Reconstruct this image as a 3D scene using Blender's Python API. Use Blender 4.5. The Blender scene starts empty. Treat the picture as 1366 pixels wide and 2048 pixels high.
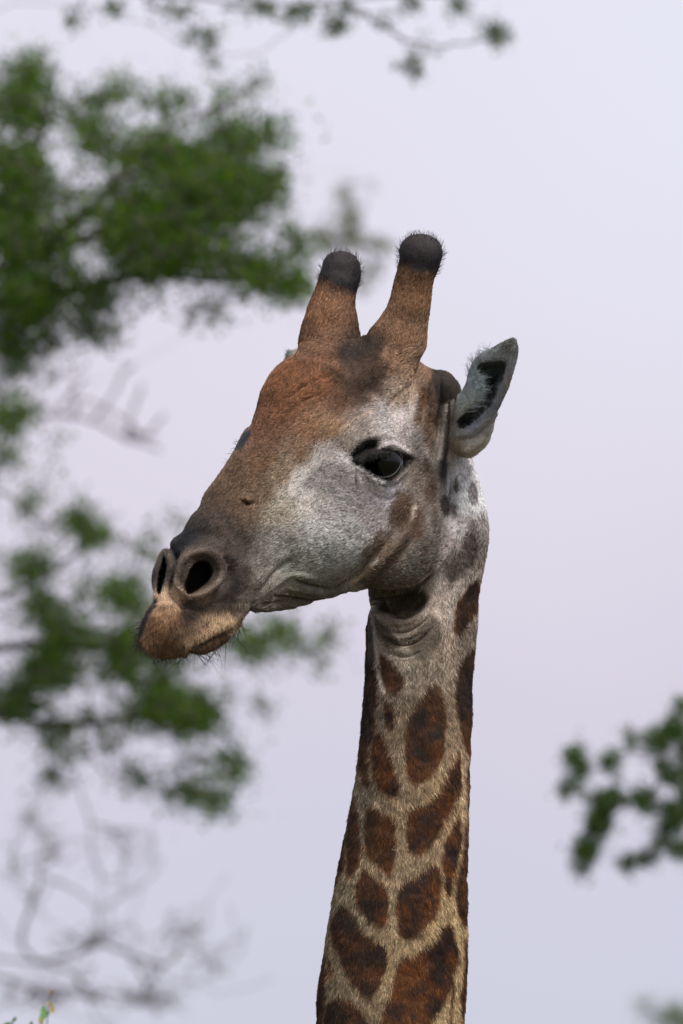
import bpy, math, random
import numpy as np
from mathutils import Vector
random.seed(7)
rng = np.random.default_rng(11)
f32 = np.float32
SC = bpy.context.scene
COL = SC.collection

# ------------------------------------------------------------------ camera, sky, sun, exposure
U = 0.00088            # metres per unit of the modelling frame
DIST = 18.0            # camera to giraffe
PITCH = math.radians(9.0)
CAM = np.array([0.0, 0.0, 1.9])
FWD = np.array([0.0, math.cos(PITCH), math.sin(PITCH)])
UPV = np.array([0.0, -math.sin(PITCH), math.cos(PITCH)])
RGT = np.array([1.0, 0.0, 0.0])

cam_d = bpy.data.cameras.new("camera")
cam = bpy.data.objects.new("camera", cam_d)
COL.objects.link(cam)
cam.location = CAM
cam.rotation_euler = (math.pi / 2 + PITCH, 0, 0)
cam_d.sensor_fit = 'VERTICAL'
cam_d.sensor_height = 36.0
cam_d.lens = 36.0 * DIST / (2048 * U)
cam_d.clip_start = 0.5
cam_d.clip_end = 6000
cam_d.dof.use_dof = True
cam_d.dof.focus_distance = DIST - 0.06
cam_d.dof.aperture_fstop = 6.6
SC.camera = cam

SUN_EL, SUN_AZ = math.radians(54), math.radians(142)   # azimuth clockwise from +Y (away from the camera)
w = bpy.data.worlds.new("World")
SC.world = w
w.use_nodes = True
nt = w.node_tree
nt.nodes.clear()
N = nt.nodes.new
L = nt.links.new
out = N('ShaderNodeOutputWorld')
bg_sky = N('ShaderNodeBackground')
bg_cl = N('ShaderNodeBackground')
add = N('ShaderNodeAddShader')
sky = N('ShaderNodeTexSky')
sky.sky_type = 'NISHITA'
sky.sun_disc = False
sky.sun_elevation = SUN_EL
sky.sun_rotation = SUN_AZ
bg_sky.inputs['Strength'].default_value = 0.003     # what little clear sky gets through the cloud deck
L(sky.outputs[0], bg_sky.inputs['Color'])
tc = N('ShaderNodeTexCoord')
sep = N('ShaderNodeSeparateXYZ')
L(tc.outputs['Generated'], sep.inputs[0])
# cloud deck: brighter towards the zenith, faint soft structure
nz = N('ShaderNodeTexNoise')
nz.inputs['Scale'].default_value = 9.0
nz.inputs['Detail'].default_value = 2.0
mp = N('ShaderNodeMapping')
mp.inputs['Location'].default_value = (3.1, 0.4, 1.7)
L(tc.outputs['Generated'], mp.inputs[0])
L(mp.outputs[0], nz.inputs['Vector'])
ma = N('ShaderNodeMath'); ma.operation = 'MULTIPLY_ADD'
L(nz.outputs['Fac'], ma.inputs[0]); ma.inputs[1].default_value = 0.10
L(sep.outputs['Z'], ma.inputs[2])
ramp = N('ShaderNodeValToRGB')
L(ma.outputs[0], ramp.inputs['Fac'])
cr = ramp.color_ramp
def srgb(r, g, b):
    f = lambda c: (c / 255 / 12.92) if c <= 10 else ((c / 255 + 0.055) / 1.055) ** 2.4
    return (f(r), f(g), f(b), 1)
stops = [(0.00, (160, 165, 176)), (0.12, (197, 199, 212)), (0.155, (204, 202, 218)), (0.185, (211, 204, 219)),
         (0.21, (219, 212, 225)), (0.245, (225, 223, 236)), (0.275, (231, 233, 243)), (1.0, (250, 250, 254))]
while len(cr.elements) < len(stops):
    cr.elements.new(0.5)
for e, (p, c) in zip(cr.elements, stops):
    e.position = p
    e.color = srgb(*c)
L(ramp.outputs[0], bg_cl.inputs['Color'])
bg_cl.inputs['Strength'].default_value = 0.385
L(bg_sky.outputs[0], add.inputs[0]); L(bg_cl.outputs[0], add.inputs[1])
L(add.outputs[0], out.inputs['Surface'])

sun_d = bpy.data.lights.new("sun", 'SUN')
sun = bpy.data.objects.new("sun", sun_d)
COL.objects.link(sun)
sd = Vector((math.sin(SUN_AZ) * math.cos(SUN_EL), math.cos(SUN_AZ) * math.cos(SUN_EL), math.sin(SUN_EL)))
sun.rotation_euler = sd.to_track_quat('Z', 'Y').to_euler()
sun.location = (5, -5, 12)
sun_d.energy = 1.5
sun_d.angle = math.radians(16)
sun_d.color = (1.0, 0.95, 0.88)

SC.view_settings.view_transform = 'Standard'
SC.view_settings.look = 'None'
SC.view_settings.exposure = 1.4
SC.view_settings.gamma = 1.0
SC.view_settings.use_curve_mapping = False
SC.render.engine = 'CYCLES'
SC.cycles.use_denoising = True
SC.cycles.max_bounces = 6
SC.cycles.transparent_max_bounces = 4
SC.cycles_curves.shape = 'RIBBONS'

# ------------------------------------------------------------------ general helpers
def to_world(P):
    """modelling frame (x right, y down, z towards the viewer; units) -> metres in the world"""
    P = np.asarray(P, dtype=np.float64)
    return (CAM + FWD * DIST + np.outer(P[..., 0].ravel() - 683, RGT) * U
            + np.outer(1024 - P[..., 1].ravel(), UPV) * U - np.outer(P[..., 2].ravel(), FWD) * U).reshape(P.shape)

def at(x, y, d):
    """a place in the landscape at distance d, seen in the direction (x, y)"""
    k = d / DIST * U
    return CAM + FWD * d + RGT * (x - 683) * k + UPV * (1024 - y) * k

def lin(c):
    c = np.asarray(c, dtype=np.float64) / 255
    return np.where(c <= 0.04045, c / 12.92, ((c + 0.055) / 1.055) ** 2.4)

def props(o, label=None, cat=None, group=None, kind=None):
    if label: o['label'] = label
    if cat: o['category'] = cat
    if group: o['group'] = group
    if kind: o['kind'] = kind
    return o

def mesh_obj(name, verts, faces, mat, parent=None, smooth=True, nv=4):
    me = bpy.data.meshes.new(name)
    verts = np.ascontiguousarray(verts, dtype=f32)
    if isinstance(faces, np.ndarray):
        nf, k = faces.shape
        me.vertices.add(len(verts)); me.vertices.foreach_set('co', verts.ravel())
        me.loops.add(nf * k); me.loops.foreach_set('vertex_index', faces.ravel().astype(np.int32))
        me.polygons.add(nf); me.polygons.foreach_set('loop_start', np.arange(0, nf * k, k, dtype=np.int32))
        me.update(calc_edges=True)
    else:
        me.from_pydata([tuple(v) for v in verts], [], [tuple(f) for f in faces])
        me.update()
    if smooth:
        me.polygons.foreach_set('use_smooth', np.ones(len(me.polygons), dtype=bool))
    o = bpy.data.objects.new(name, me)
    COL.objects.link(o)
    if mat: me.materials.append(mat)
    if parent: o.parent = parent
    return o

def set_color(me, name, rgb):
    a = me.attributes.new(name, 'FLOAT_COLOR', 'POINT')
    c = np.ones((len(rgb), 4), dtype=f32); c[:, :3] = rgb
    a.data.foreach_set('color', c.ravel())

def new_mat(name):
    m = bpy.data.materials.new(name); m.use_nodes = True
    return m, m.node_tree, m.node_tree.nodes['Principled BSDF']

# value noise on arrays
_tab = rng.random((64, 64, 64)).astype(f32)
def noise(x, y, z=0.0, s=1.0):
    x = np.asarray(x, dtype=f32) / s + 101.3; y = np.asarray(y, dtype=f32) / s + 57.9
    z = (np.asarray(z, dtype=f32) / s + 33.1) + np.zeros_like(x)
    xi, yi, zi = np.floor(x).astype(np.int32), np.floor(y).astype(np.int32), np.floor(z).astype(np.int32)
    fx, fy, fz = x - xi, y - yi, z - zi
    fx, fy, fz = [t * t * (3 - 2 * t) for t in (fx, fy, fz)]
    def g(a, b, c): return _tab[(xi + a) & 63, (yi + b) & 63, (zi + c) & 63]
    r = 0
    for a in (0, 1):
        for b in (0, 1):
            for c in (0, 1):
                r = r + g(a, b, c) * (fx if a else 1 - fx) * (fy if b else 1 - fy) * (fz if c else 1 - fz)
    return r * 2 - 1

def fbm(x, y, z, s, o=3):
    r, a = 0, 1.0
    for k in range(o):
        r = r + a * noise(x, y, z, s / (2 ** k)); a *= 0.5
    return r

def sm(x, a, b):
    t = np.clip((x - a) / (b - a), 0, 1)
    return t * t * (3 - 2 * t)

# polygon distance, negative inside; smooth closed outline through the points
def catmull(pts, n=6, closed=True):
    p = np.array(pts, dtype=float); m = len(p); o = []
    rngi = range(m) if closed else range(m - 1)
    for i in rngi:
        if closed: a, b, c, d = p[(i - 1) % m], p[i], p[(i + 1) % m], p[(i + 2) % m]
        else: a, b, c, d = p[max(i - 1, 0)], p[i], p[i + 1], p[min(i + 2, m - 1)]
        for k in range(n):
            t = k / n
            o.append(0.5 * ((2 * b) + (c - a) * t + (2 * a - 5 * b + 4 * c - d) * t * t + (3 * b - 3 * c + d - a) * t ** 3))
    if not closed: o.append(p[-1])
    return np.array(o)

def poly_sdf(px, py, poly):
    px = px.astype(f32); py = py.astype(f32)
    d2 = np.full(px.shape, 1e12, f32); ins = np.zeros(px.shape, bool)
    n = len(poly)
    for i in range(n):
        ax, ay = poly[i]; bx, by = poly[(i + 1) % n]
        ex, ey = bx - ax, by - ay
        t = np.clip(((px - ax) * ex + (py - ay) * ey) / (ex * ex + ey * ey + 1e-9), 0, 1)
        d2 = np.minimum(d2, (px - ax - t * ex) ** 2 + (py - ay - t * ey) ** 2)
        if ay != by:
            c = ((ay > py) != (by > py)) & (px < (bx - ax) * (py - ay) / (by - ay) + ax)
            ins ^= c
    d = np.sqrt(d2)
    return np.where(ins, -d, d)

def line_dist(px, py, pts):
    d2 = np.full(px.shape, 1e12, f32); tt = np.zeros(px.shape, f32)
    n = len(pts) - 1
    for i in range(n):
        ax, ay = pts[i]; bx, by = pts[i + 1]
        ex, ey = bx - ax, by - ay
        t = np.clip(((px - ax) * ex + (py - ay) * ey) / (ex * ex + ey * ey + 1e-9), 0, 1)
        q = (px - ax - t * ex) ** 2 + (py - ay - t * ey) ** 2
        m = q < d2
        d2 = np.where(m, q, d2); tt = np.where(m, (i + t) / n, tt)
    return np.sqrt(d2), tt

# ------------------------------------------------------------------ implicit surface toolkit
def smin(a, b, k):
    h = np.clip(0.5 + 0.5 * (b - a) / k, 0, 1)
    return b + (a - b) * h - k * h * (1 - h)
def smax(a, b, k): return -smin(-a, -b, k)

def ell(P, c, r, A=None):
    q = [P[i] - f32(c[i]) for i in range(3)]
    if A is not None:
        q = [q[0] * f32(a[0]) + q[1] * f32(a[1]) + q[2] * f32(a[2]) for a in A]
    k0 = np.sqrt((q[0] / r[0]) ** 2 + (q[1] / r[1]) ** 2 + (q[2] / r[2]) ** 2) + 1e-6
    k1 = np.sqrt((q[0] / r[0] ** 2) ** 2 + (q[1] / r[1] ** 2) ** 2 + (q[2] / r[2] ** 2) ** 2) + 1e-9
    return k0 * (k0 - 1) / k1

def cone(P, a, b, ra, rb):
    a = np.array(a, float); b = np.array(b, float); e = b - a
    q = [P[i] - f32(a[i]) for i in range(3)]
    t = np.clip((q[0] * e[0] + q[1] * e[1] + q[2] * e[2]) / (e @ e), 0, 1).astype(f32)
    return np.sqrt(sum((q[i] - t * f32(e[i])) ** 2 for i in range(3))) - (ra + (rb - ra) * t)

def chain(P, pts, k=None):
    r = None
    for i in range(len(pts) - 1):
        d = cone(P, pts[i][:3], pts[i + 1][:3], pts[i][3], pts[i + 1][3])
        r = d if r is None else (np.minimum(r, d) if not k else smin(r, d, k))
    return r

def polygonise(f, lo, hi, h, coarse=4, newton=3):
    lo = np.array(lo, float); hi = np.array(hi, float)
    n = (np.ceil((hi - lo) / (h * coarse)).astype(int)) * coarse + 1
    ax = [(lo[i] + np.arange(n[i]) * h).astype(f32) for i in range(3)]
    cx = [a[::coarse] for a in ax]
    G = np.meshgrid(*cx, indexing='ij')
    Fc = f(G).astype(f32)
    near = np.abs(Fc) < h * coarse * 2.2
    F = np.repeat(np.repeat(np.repeat(Fc, coarse, 0), coarse, 1), coarse, 2)[:n[0], :n[1], :n[2]].copy()
    M = np.repeat(np.repeat(np.repeat(near, coarse, 0), coarse, 1), coarse, 2)[:n[0], :n[1], :n[2]]
    # dilate backwards: a coarse node owns the block after it
    M2 = M.copy()
    for axi in range(3):
        S = np.roll(M2, -coarse, axis=axi); M2 |= S
    idx = np.nonzero(M2)
    for s in range(0, len(idx[0]), 2_000_000):
        sl = slice(s, s + 2_000_000)
        i, j, k = idx[0][sl], idx[1][sl], idx[2][sl]
        F[i, j, k] = f([ax[0][i], ax[1][j], ax[2][k]])
    sg = F < 0
    # surface nets
    c = sg[:-1, :-1, :-1].astype(np.int8)
    tot = np.zeros_like(c)
    for a in (0, 1):
        for b in (0, 1):
            for d in (0, 1):
                tot += sg[a:n[0] - 1 + a, b:n[1] - 1 + b, d:n[2] - 1 + d]
    cells = (tot > 0) & (tot < 8)
    ci = np.nonzero(cells)
    vid = np.full(cells.shape, -1, np.int32); vid[ci] = np.arange(len(ci[0]))
    acc = np.zeros((len(ci[0]), 3), f32); cnt = np.zeros(len(ci[0]), f32)
    corners = [(a, b, d) for a in (0, 1) for b in (0, 1) for d in (0, 1)]
    for p in corners:
        for axi in range(3):
            if p[axi]: continue
            q = list(p); q[axi] = 1
            Fa = F[ci[0] + p[0], ci[1] + p[1], ci[2] + p[2]]; Fb = F[ci[0] + q[0], ci[1] + q[1], ci[2] + q[2]]
            m = (Fa < 0) != (Fb < 0)
            t = np.where(m, Fa / np.where(m, Fa - Fb, 1), 0)
            for x in range(3):
                acc[:, x] += np.where(m, p[x] + (t if x == axi else 0), 0)
            cnt += m
    V = acc / cnt[:, None]
    V = np.stack([ci[i] * h + lo[i] + V[:, i] * h for i in range(3)], 1)
    quads = []
    for axi in range(3):
        o1, o2 = [(1, 2), (2, 0), (0, 1)][axi]
        sl0 = [slice(1, -1)] * 3; sl0[axi] = slice(0, -1)
        sl1 = [slice(1, -1)] * 3; sl1[axi] = slice(1, None)
        A, B = sg[tuple(sl0)], sg[tuple(sl1)]
        for flip, m in ((0, A & ~B), (1, ~A & B)):
            ii = list(np.nonzero(m))
            for x in range(3):
                if x != axi: ii[x] = ii[x] + 1
            def g(d1, d2):
                t = [ii[0], ii[1], ii[2]]; t = list(t)
                t[o1] = t[o1] - d1; t[o2] = t[o2] - d2
                return vid[tuple(t)]
            q = np.stack([g(1, 1), g(0, 1), g(0, 0), g(1, 0)], 1)
            quads.append(q[:, ::-1] if flip else q)
    Q = np.concatenate(quads); Q = Q[(Q >= 0).all(1)]
    V = V.astype(f32)
    e = f32(0.6)
    for it in range(newton):
        f0, g = grad(f, V, e)
        gl = (g ** 2).sum(1, keepdims=True) + 1e-6
        st = np.clip(f0[:, None] / gl, -h, h) * g
        V = V - st * (0.9 if it else 0.7)
    return V, Q, grad(f, V, e)[1]

def grad(f, V, e=f32(0.6)):
    P = [V[:, 0], V[:, 1], V[:, 2]]
    f0 = f(P)
    g = np.stack([f([P[0] + e, P[1], P[2]]) - f0, f([P[0], P[1] + e, P[2]]) - f0, f([P[0], P[1], P[2] + e]) - f0], 1) / e
    return f0, g

def proj(V):
    k = 1 / (1 - V[2] * f32(U / DIST))
    return 683 + (V[0] - 683) * k, 1024 + (V[1] - 1024) * k

# ------------------------------------------------------------------ the giraffe's head and neck
def unit(v): v = np.array(v, float); return v / np.linalg.norm(v)
HF = unit((-.62, .50, .60)); HU = np.array((-.337, -.86, .369)); HU = unit(HU - HF * (HU @ HF)); HW = unit(np.cross(HF, HU))
if HW[0] < 0: HW = -HW
HO = np.array((635., 925., 0.))
def loc(P):
    q = [P[i] - f32(HO[i]) for i in range(3)]
    return [q[0] * f32(a[0]) + q[1] * f32(a[1]) + q[2] * f32(a[2]) for a in (HF, HU, HW)]
def hp(s, h, w): return HO + HF * s + HU * h + HW * w

SEC = np.array([  # s, top, bottom, half width, taper
 (-345, -20, -100, 20, 0), (-330, 50, -150, 60, 0), (-270, 120, -215, 104, 0), (-180, 182, -275, 124, .02), (-100, 208, -297, 128, .02),
 (-24, 214, -298, 124, .0), (50, 203, -272, 114, -.05), (100, 184, -250, 106, -.08), (190, 142, -222, 94, -.1),
 (260, 115, -203, 86, -.1), (330, 92, -188, 80, -.08), (400, 74, -178, 77, -.05), (450, 54, -172, 76, 0), (500, 22, -164, 72, 0),
 (550, -12, -150, 62, 0), (580, -38, -128, 44, 0), (597, -64, -100, 14, 0)], float)
_ss = np.linspace(-345, 597, 400)
def _spl(col):
    y = np.interp(_ss, SEC[:, 0], SEC[:, col]); k = np.exp(-np.linspace(-2.2, 2.2, 25) ** 2); k /= k.sum()
    yp = np.concatenate([np.full(12, y[0]), y, np.full(12, y[-1])]); return np.convolve(yp, k, 'valid')
_top, _bot, _wid, _tap = [_spl(c) for c in (1, 2, 3, 4)]
def f_loft(Lc):
    s, h, w_ = Lc
    t, b, wd, tp = [np.interp(s, _ss, a).astype(f32) for a in (_top, _bot, _wid, _tap)]
    hc, hr = (t + b) / 2, (t - b) / 2
    y = (h - hc) / hr
    we = wd * (1 + tp * np.clip(y, -1, 1))
    q = (np.abs(y) ** 2.35 + np.abs(w_ / we) ** 2.35) ** (1 / 2.35)
    d = (q - 1) * np.minimum(hr, we)
    d = np.maximum(d, np.maximum(-335 - s, s - 596))
    return d

NECK = np.array([  # y, left, right, depth radius, centre z
 (700, 800, 925, 60, -215), (800, 780, 930, 85, -215), (900, 765, 944, 100, -215), (960, 755, 960, 105, -212), (1010, 748, 975, 108, -218), (1075, 742, 982, 110, -225),
 (1130, 738, 973, 112, -235), (1200, 735, 960, 112, -243), (1300, 732, 953, 112, -218), (1400, 727, 946, 112, -183), (1500, 717, 941, 113, -150),
 (1600, 703, 938, 116, -120), (1700, 684, 936, 120, -92), (1800, 664, 936, 126, -62), (1900, 648, 936, 133, -35), (1980, 636, 933, 140, -18),
 (2048, 630, 928, 147, 0), (2200, 605, 935, 160, 25), (2400, 560, 940, 185, 55)], float)
_ny = np.linspace(700, 2400, 400)
def _nsp(col):
    y = np.interp(_ny, NECK[:, 0], NECK[:, col]); k = np.exp(-np.linspace(-2, 2, 21) ** 2); k /= k.sum()
    yp = np.concatenate([np.full(10, y[0]), y, np.full(10, y[-1])]); return np.convolve(yp, k, 'valid')
_nl, _nr, _nd, _nz = [_nsp(c) for c in (1, 2, 3, 4)]
def f_neck(P):
    y = P[1]
    l, r, d, z = [np.interp(y, _ny, a).astype(f32) for a in (_nl, _nr, _nd, _nz)]
    cx, hr = (l + r) / 2, (r - l) / 2
    q = (np.abs((P[0] - cx) / hr) ** 2.15 + np.abs((P[2] - z) / d) ** 2.15) ** (1 / 2.15)
    v = (q - 1) * np.minimum(hr, d)
    return smax(v, np.maximum(775 - y, y - 2290), 40)

OSS_N = [(*hp(-165, 95, 62), 62), (798, 672, -40, 52), (818, 612, -36, 44), (831, 560, -33, 38), (842, 512, -31, 42)]
OSS_F = [(*hp(-165, 95, -58), 60), (655, 690, -150, 58), (660, 648, -162, 53), (667, 610, -172, 45), (674, 572, -180, 39), (683, 536, -188, 37)]
NFRAME = None
def f_head(P):
    Lc = loc(P)
    d = f_loft(Lc)
    I3 = (HF, HU, HW)
    for sg_ in (1, -1):
        d = smin(d, ell(P, hp(-2, 22, sg_ * 104), (118, 90, 80), I3), 50)            # bony orbit
        d = smin(d, ell(P, hp(60, -75, sg_ * 66), (150, 100, 74), I3), 60)           # below the orbit
        d = smin(d, ell(P, hp(-80, -212, sg_ * 84), (130, 98, 58), I3), 34)         # cheek muscle
        d = smin(d, ell(P, hp(435, 2, sg_ * 52), (62, 56, 34), I3), 22)              # nostril wing
    d = smin(d, ell(P, hp(-30, 170, 0), (105, 58, 70), I3), 30)                      # median lump
    d = smin(d, ell(P, hp(538, -66, 0), (50, 58, 70), I3), 40)                       # upper lip
    d = smin(d, ell(P, hp(475, -140, 0), (78, 38, 56), I3), 24)                      # lower lip and chin
    d = smin(d, chain(P, OSS_N, 26), 34)
    d = smin(d, chain(P, OSS_F, 26), 34)
    d = smin(d, ell(P, (842, 507, -31), (46, 42, 46)), 8)
    d = smin(d, ell(P, (683, 534, -188), (39, 38, 40)), 8)
    d = smin(d, ell(P, (880, 792, -108), (44, 52, 50)), 34)                          # poll
    return d

BODY_OUT = catmull([
 (594, 706), (575, 720), (555, 735), (538, 755), (523, 785), (513, 820), (504, 850), (490, 864), (478, 885), (470, 902), (455, 925), (438, 950), (420, 975),
 (407, 995), (398, 1017), (385, 1031), (373, 1050), (364, 1066), (345, 1081), (338, 1100), (325, 1102), (313, 1125), (305, 1150), (306, 1175), (311, 1196),
 (300, 1215), (288, 1240), (281, 1262), (283, 1283), (293, 1300), (311, 1311), (335, 1314), (360, 1311), (390, 1304), (405, 1305), (430, 1297), (455, 1281),
 (470, 1262), (481, 1246), (500, 1223), (530, 1221), (570, 1218), (610, 1219), (640, 1213), (680, 1201), (712, 1193), (735, 1212), (733, 1250), (733, 1290), (730, 1350), (722, 1450),
 (712, 1540), (698, 1630), (683, 1700), (668, 1780), (652, 1870), (640, 1950), (630, 2048), (610, 2150), (590, 2250), (585, 2330), (940, 2330), (932, 2150), (929, 2048), (933, 1980), (937, 1900), (936, 1800), (936, 1700),
 (938, 1600), (941, 1500), (946, 1400), (951, 1330), (959, 1230), (963, 1165), (972, 1130), (980, 1095), (981, 1060), (975, 1010), (962, 962), (948, 918), (940, 880),
 (932, 820), (925, 780), (918, 755), (905, 740), (885, 733), (870, 737), (860, 725), (856, 700), (855, 650), (861, 605), (867, 558), (880, 530), (888, 500), (880, 478), (862, 467), (842, 464),
 (820, 466), (802, 477), (796, 498), (798, 520), (790, 560), (777, 607), (757, 638), (738, 660), (727, 667), (718, 652), (711, 615), (712, 582), (720, 556), (722, 534), (713, 508), (697, 498), (680, 496), (660, 500), (645, 516), (641, 545),
 (632, 576), (617, 610), (605, 645), (598, 680)], 3)

_gx, _gy = np.arange(240, 1060, 3.0), np.arange(430, 2360, 3.0)
_GX, _GY = np.meshgrid(_gx, _gy, indexing='ij')
def make_grid(poly): return poly_sdf(_GX, _GY, poly).astype(f32)
def samp(G, px, py):
    u_ = np.clip((px - _gx[0]) / 3, 0, len(_gx) - 1.001); v_ = np.clip((py - _gy[0]) / 3, 0, len(_gy) - 1.001)
    i, j = u_.astype(np.int32), v_.astype(np.int32); fu, fv = u_ - i, v_ - j
    return G[i, j] * (1 - fu) * (1 - fv) + G[i + 1, j] * fu * (1 - fv) + G[i, j + 1] * (1 - fu) * fv + G[i + 1, j + 1] * fu * fv
G_OUT = make_grid(BODY_OUT)

def f_base(P):
    d = smin(f_head(P), f_neck(P), (7 + 45 * (1 - sm(P[1], 850, 950))).astype(f32))
    px, py = proj(P)
    return smax(d, samp(G_OUT, px, py), 9)

def surf_z(x, y, f=None):
    f = f or f_base
    z = np.linspace(480, -330, 811).astype(f32)
    k = 1 - z * f32(U / DIST)
    v = f([683 + (x - 683) * k, 1024 + (y - 1024) * k, z])
    i = np.nonzero(v < 0)[0]
    return float(z[i[0]]) if len(i) else -999.

EYE_HOLE = catmull([(723, 932), (731, 921), (748, 914), (770, 911), (793, 914), (808, 921), (803, 932), (795, 944), (782, 953), (768, 956), (752, 953), (737, 943)], 3)
NOS_HOLE = catmull([(371, 1160), (381, 1136), (396, 1122), (412, 1119), (424, 1128), (427, 1146), (418, 1163), (402, 1176), (386, 1186), (374, 1190), (369, 1178)], 3)
NOS_RIM = catmull([(346, 1165), (350, 1136), (364, 1113), (386, 1101), (412, 1097), (434, 1109), (447, 1134), (446, 1156), (430, 1176), (404, 1193), (382, 1201), (364, 1199)], 3)
FAR_HOLE = catmull([(329, 1112), (322, 1128), (316, 1150), (313, 1176), (316, 1192), (323, 1180), (330, 1152), (333, 1128)], 3)
G_EYE, G_NOS, G_FAR = make_grid(EYE_HOLE), make_grid(NOS_HOLE), make_grid(FAR_HOLE)
Z_EYE, Z_NOS, Z_FAR = surf_z(768, 932), surf_z(400, 1150), surf_z(324, 1150)
print('surface depths', Z_EYE, Z_NOS, Z_FAR)
EYE_C = np.array([766, 925, Z_EYE - 41])

def f_giraffe(P):
    d = f_base(P)
    px, py = proj(P)
    d = smax(d, -(smax(samp(G_EYE, px, py), (Z_EYE - 44) - P[2], 8)), 5)
    # the nostrils lead back and inwards
    dep = np.clip(Z_NOS - P[2], 0, 90)
    d = smax(d, -(smax(samp(G_NOS, px + dep * 0.12, py - dep * 0.10) , (Z_NOS - 78) - P[2], 14)), 13)
    d = smax(d, -(smax(samp(G_FAR, px, py), (Z_FAR - 55) - P[2], 8)), 4)
    return d

V, Q, Gn = polygonise(f_giraffe, (262, 444, -420), (1010, 2300, 470), 2.7, coarse=4, newton=3)
print('body mesh', len(V), len(Q))
Nn = Gn / (np.linalg.norm(Gn, axis=1, keepdims=True) + 1e-9)
PX, PY = proj([V[:, 0], V[:, 1], V[:, 2]])

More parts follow.
